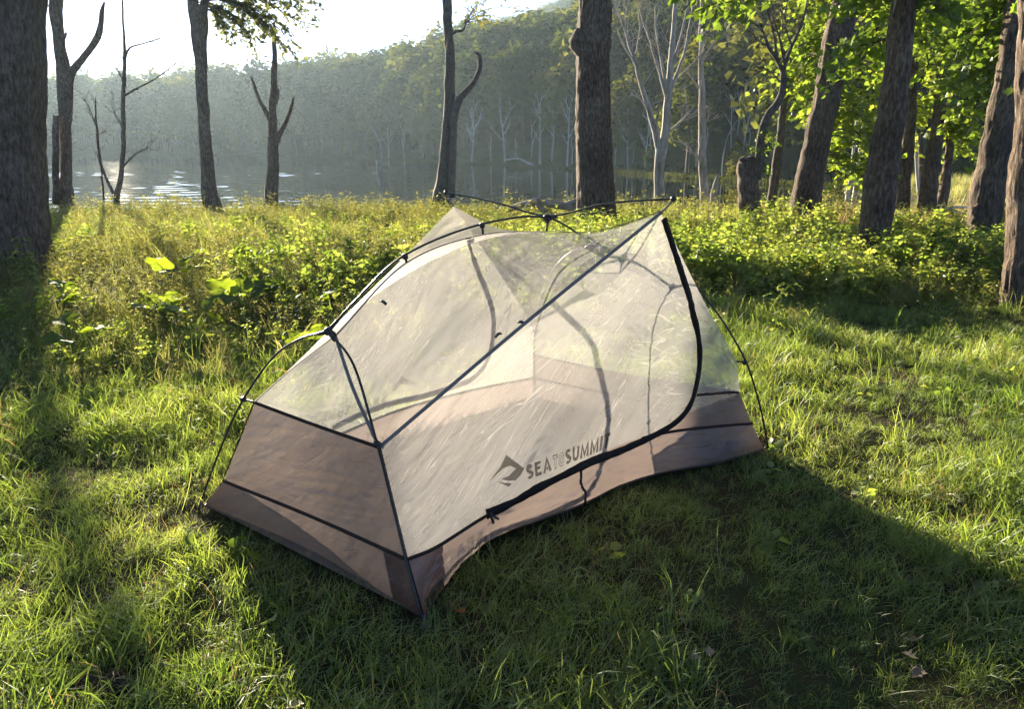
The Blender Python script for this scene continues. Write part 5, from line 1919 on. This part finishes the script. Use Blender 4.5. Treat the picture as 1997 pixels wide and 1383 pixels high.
BL = [big_leaf(k) for k in range(3)]
OL = [big_leaf(10 + k, False) for k in range(2)]


def leafy_plant(name, label, px, py, Y, h, leaf, n, kinds, mat, seed, cat="plant", group=None, tall=False):
    """leaf crown centred on the given direction; rooted on the ground below it"""
    r = np.random.default_rng(seed)
    p = WP(px, py, Y)
    base = np.array([p[0], p[1], float(zg(p[0], p[1]))])
    root = tree_root(name, tuple(base), label, cat, group)
    if tall:
        mb = MB()
        C = resample(np.array([[0, 0, -.02], [r.normal(0, .02), r.normal(0, .02), h * .5], [r.normal(0, .04), r.normal(0, .04), h]]), 10)
        V, F = tube(C, np.linspace(.006, .002, 10), 6)
        mb.add(V, F)
        link("stem", mb.mesh("stem"), mat, root)
    for k in range(n):
        o = link("leaf", kinds[k % len(kinds)], mat, root)
        if tall:
            t = .25 + .75 * (k // 2 + .5) / ((n + 1) // 2)
            a = (k // 2) * 1.57 + (k % 2) * pi + r.uniform(-.3, .3)
            s = leaf * (1.2 - .6 * t) * r.uniform(.8, 1.15)
            q = C[min(9, int(t * 9.99))]
            o.location = (q[0] + cos(a) * .4 * s, q[1] + sin(a) * .4 * s, q[2] + .22 * s)
            o.scale = (s, s, s)
            o.rotation_euler = (r.normal(0, .2), r.uniform(-.25, .3), a)
        else:
            a = k * 2.4 + r.uniform(-.4, .4)
            s = leaf * r.uniform(.7, 1.15)
            sp = r.uniform(.4, .85)
            o.scale = (s, s, s)
            hz_ = h * r.uniform(.65, 1.1)
            o.location = (cos(a) * .55 * s * sp * 1.6, sin(a) * .55 * s * sp * 1.6, min(hz_, .93 * s + .02))
            o.rotation_euler = (r.normal(0, .3), r.uniform(-1.0, -.05), a + r.normal(0, .2))
    return root


BUR = "large-leaved plants in the meadow beside the tent"
for k, (px, py, Y, h, lf, n, lab) in enumerate([
    (375, 595, 5.9, .30, .23, 4, "broad-leaved plant with one upright sunlit leaf left of the dark hollow"),
    (150, 650, 5.2, .25, .24, 3, "lowest broad-leaved plant in the meadow, one flat sunlit leaf, toward the huge trunk"),
    (470, 550, 6.4, .38, .27, 5, "largest broad-leaved plant with a big arched leaf among bright herbs"),
    (595, 560, 6.3, .35, .23, 4, "broad-leaved plant close to the ridge pole, leaves half shaded"),
    (90, 592, 6.2, .28, .20, 4, "broad-leaved plant at the foot of the huge trunk"),
    (155, 588, 6.5, .30, .22, 4, "broad-leaved plant between the huge trunk's foot and the lone flat leaf"),
    (338, 522, 7.8, .35, .28, 4, "farthest broad-leaved plant standing in thin meadow grass"),
    (588, 640, 5.0, .22, .14, 4, "small broad-leaved plant beside the tent's pole hub"),
    (310, 585, 6.2, .3, .24, 4, "broad-leaved plant with thin pale leaves in the middle of the meadow"),
    (495, 480, 8.6, .35, .26, 4, "broad-leaved plant behind the bright herbs, low leaves")]):
    leafy_plant("burdock_plant", lab, px, py, Y, h, lf, n, BL, M['burdock'], 800 + k, group=BUR)
for k, (px, py, Y, h, lf, n, lab) in enumerate([
    (652, 550, 6.6, .62, .15, 12, "tall pointed-leaf herb beside the ridge pole, the tallest near the tent"),
    (545, 540, 6.9, .62, .14, 12, "tall pointed-leaf herb standing above the largest broad leaves"),
    (510, 530, 7.3, .6, .13, 10, "tall pointed-leaf herb behind the largest broad leaves"),
    (1655, 560, 7.05, .52, .17, 12, "tall broad-leaved herb at the front of the undergrowth below the curved trunk"),
    (1512, 605, 6.35, .30, .12, 10, "small leafy herb standing alone in the lawn right of the tent"),
    (1520, 650, 5.7, .16, .09, 8, "tiny leafy herb in the lawn just before the small lone herb"),
    (1945, 520, 8.2, .5, .2, 10, "broad-leaved herb beside the furrowed trunk"),
    (60, 560, 7.4, .6, .10, 14, "bushy herb against the foot of the huge trunk"),
    (985, 405, 15.5, 1.0, .09, 14, "single tall flowering weed rising above the shore behind the cross pole")]):
    leafy_plant("leafy_herb", lab, px, py, Y, h, lf, n, OL, M['herb'] if k < 7 else M['weed'], 830 + k, tall=True)


# ---- fallen leaves and a clod of earth
def fallen_leaf(px, py, size, mat, lab, seed):
    r = np.random.default_rng(seed)
    tv, tf = t_maple()
    p = GP(px, py, .04)
    p[2] = float(zg(p[0], p[1])) + .02 + .015 * r.uniform()
    size = size * .62
    V = tv * size
    V = V + np.stack([V[:, 0] * 0, V[:, 0] * 0, .9 * (V[:, 1] ** 2) / size + .5 * (V[:, 0] - size * .4) ** 2 / size], -1)
    o = link("fallen_leaf", new_mesh("fallen_leaf", V, [tf], True), mat)
    o.location = p
    o.rotation_euler = (r.normal(0, .35), r.normal(0, .35), r.uniform(0, 6.28))
    tag(o, lab, "leaf", "dead leaves lying on the grass")


for k, (px, py, s, mt, lab) in enumerate([
    (1785, 1235, .10, 'dry_leaf', "curled tan leaf, topmost of the dead leaf litter in the lower right"),
    (1762, 1262, .08, 'dry_leaf', "curled tan leaf, leftmost of the dead leaf litter in the lower right"),
    (1800, 1290, .08, 'dry_leaf', "curled tan leaf, lowest of the dead leaf litter in the lower right"),
    (1345, 1272, .07, 'dry_leaf', "pale dead leaf alone in the shaded lawn, the left one of a pair"),
    (1385, 1270, .06, 'dry_leaf', "pale dead leaf alone in the shaded lawn, the right one of a pair"),
    (905, 1195, .08, 'orange_leaf', "orange dead leaf beside the near tent corner"),
    (885, 1170, .06, 'orange_leaf', "small reddish dead leaf tucked under the tent wall by the near corner"),
    (318, 1160, .07, 'dry_leaf', "pale dead leaf in the sunlit lawn before the tent, upper one"),
    (395, 1275, .07, 'dry_leaf', "pale dead leaf in the sunlit lawn before the tent, middle one"),
    (590, 1370, .08, 'dry_leaf', "pale dead leaf at the bottom of the lawn by the tent's shadow edge"),
    (1310, 1360, .08, 'dry_leaf', "tan dead leaf at the bottom of the shaded lawn")]):
    fallen_leaf(px, py, s, M[mt], lab, 900 + k)
mb = MB()
c = dirt_c
for q in range(7):
    burl(mb, (c[0] + RNG.normal(0, .035), c[1] + RNG.normal(0, .03), .012), (RNG.uniform(.02, .045), RNG.uniform(.02, .045), RNG.uniform(.015, .032)), 60 + q)
o = mb.build("earth_clod", M['soil'])
tag(o, "crumbly lump of bare brown earth in the lawn at the bottom left", "clod", kind="stuff")
# ------------------------------------------------------------------ haze in the air over the lake
hx0, hx1, hy0, hy1, hz0, hz1 = -560, 560, -40, 720, LAKE_Z - 7.0, 138
V = np.array([(x, y, z) for x in (hx0, hx1) for y in (hy0, hy1) for z in (hz0, hz1)], float)
Q = np.array([[0, 1, 3, 2], [4, 6, 7, 5], [0, 4, 5, 1], [2, 3, 7, 6], [0, 2, 6, 4], [1, 5, 7, 3]])
mh, nt, out = nodes("haze")
pv = nt.nodes.new("ShaderNodeVolumePrincipled")
pv.inputs["Color"].default_value = (0.62, 0.82, 1.0, 1)
pv.inputs["Density"].default_value = HAZE_DENSITY
pv.inputs["Anisotropy"].default_value = HAZE_G
nt.links.new(pv.outputs[0], out.inputs["Volume"])
haze = link("haze", new_mesh("haze", V, [Q], False), mh)
tag(haze, "pale sunlit haze hanging over the lake and hills", kind="stuff")
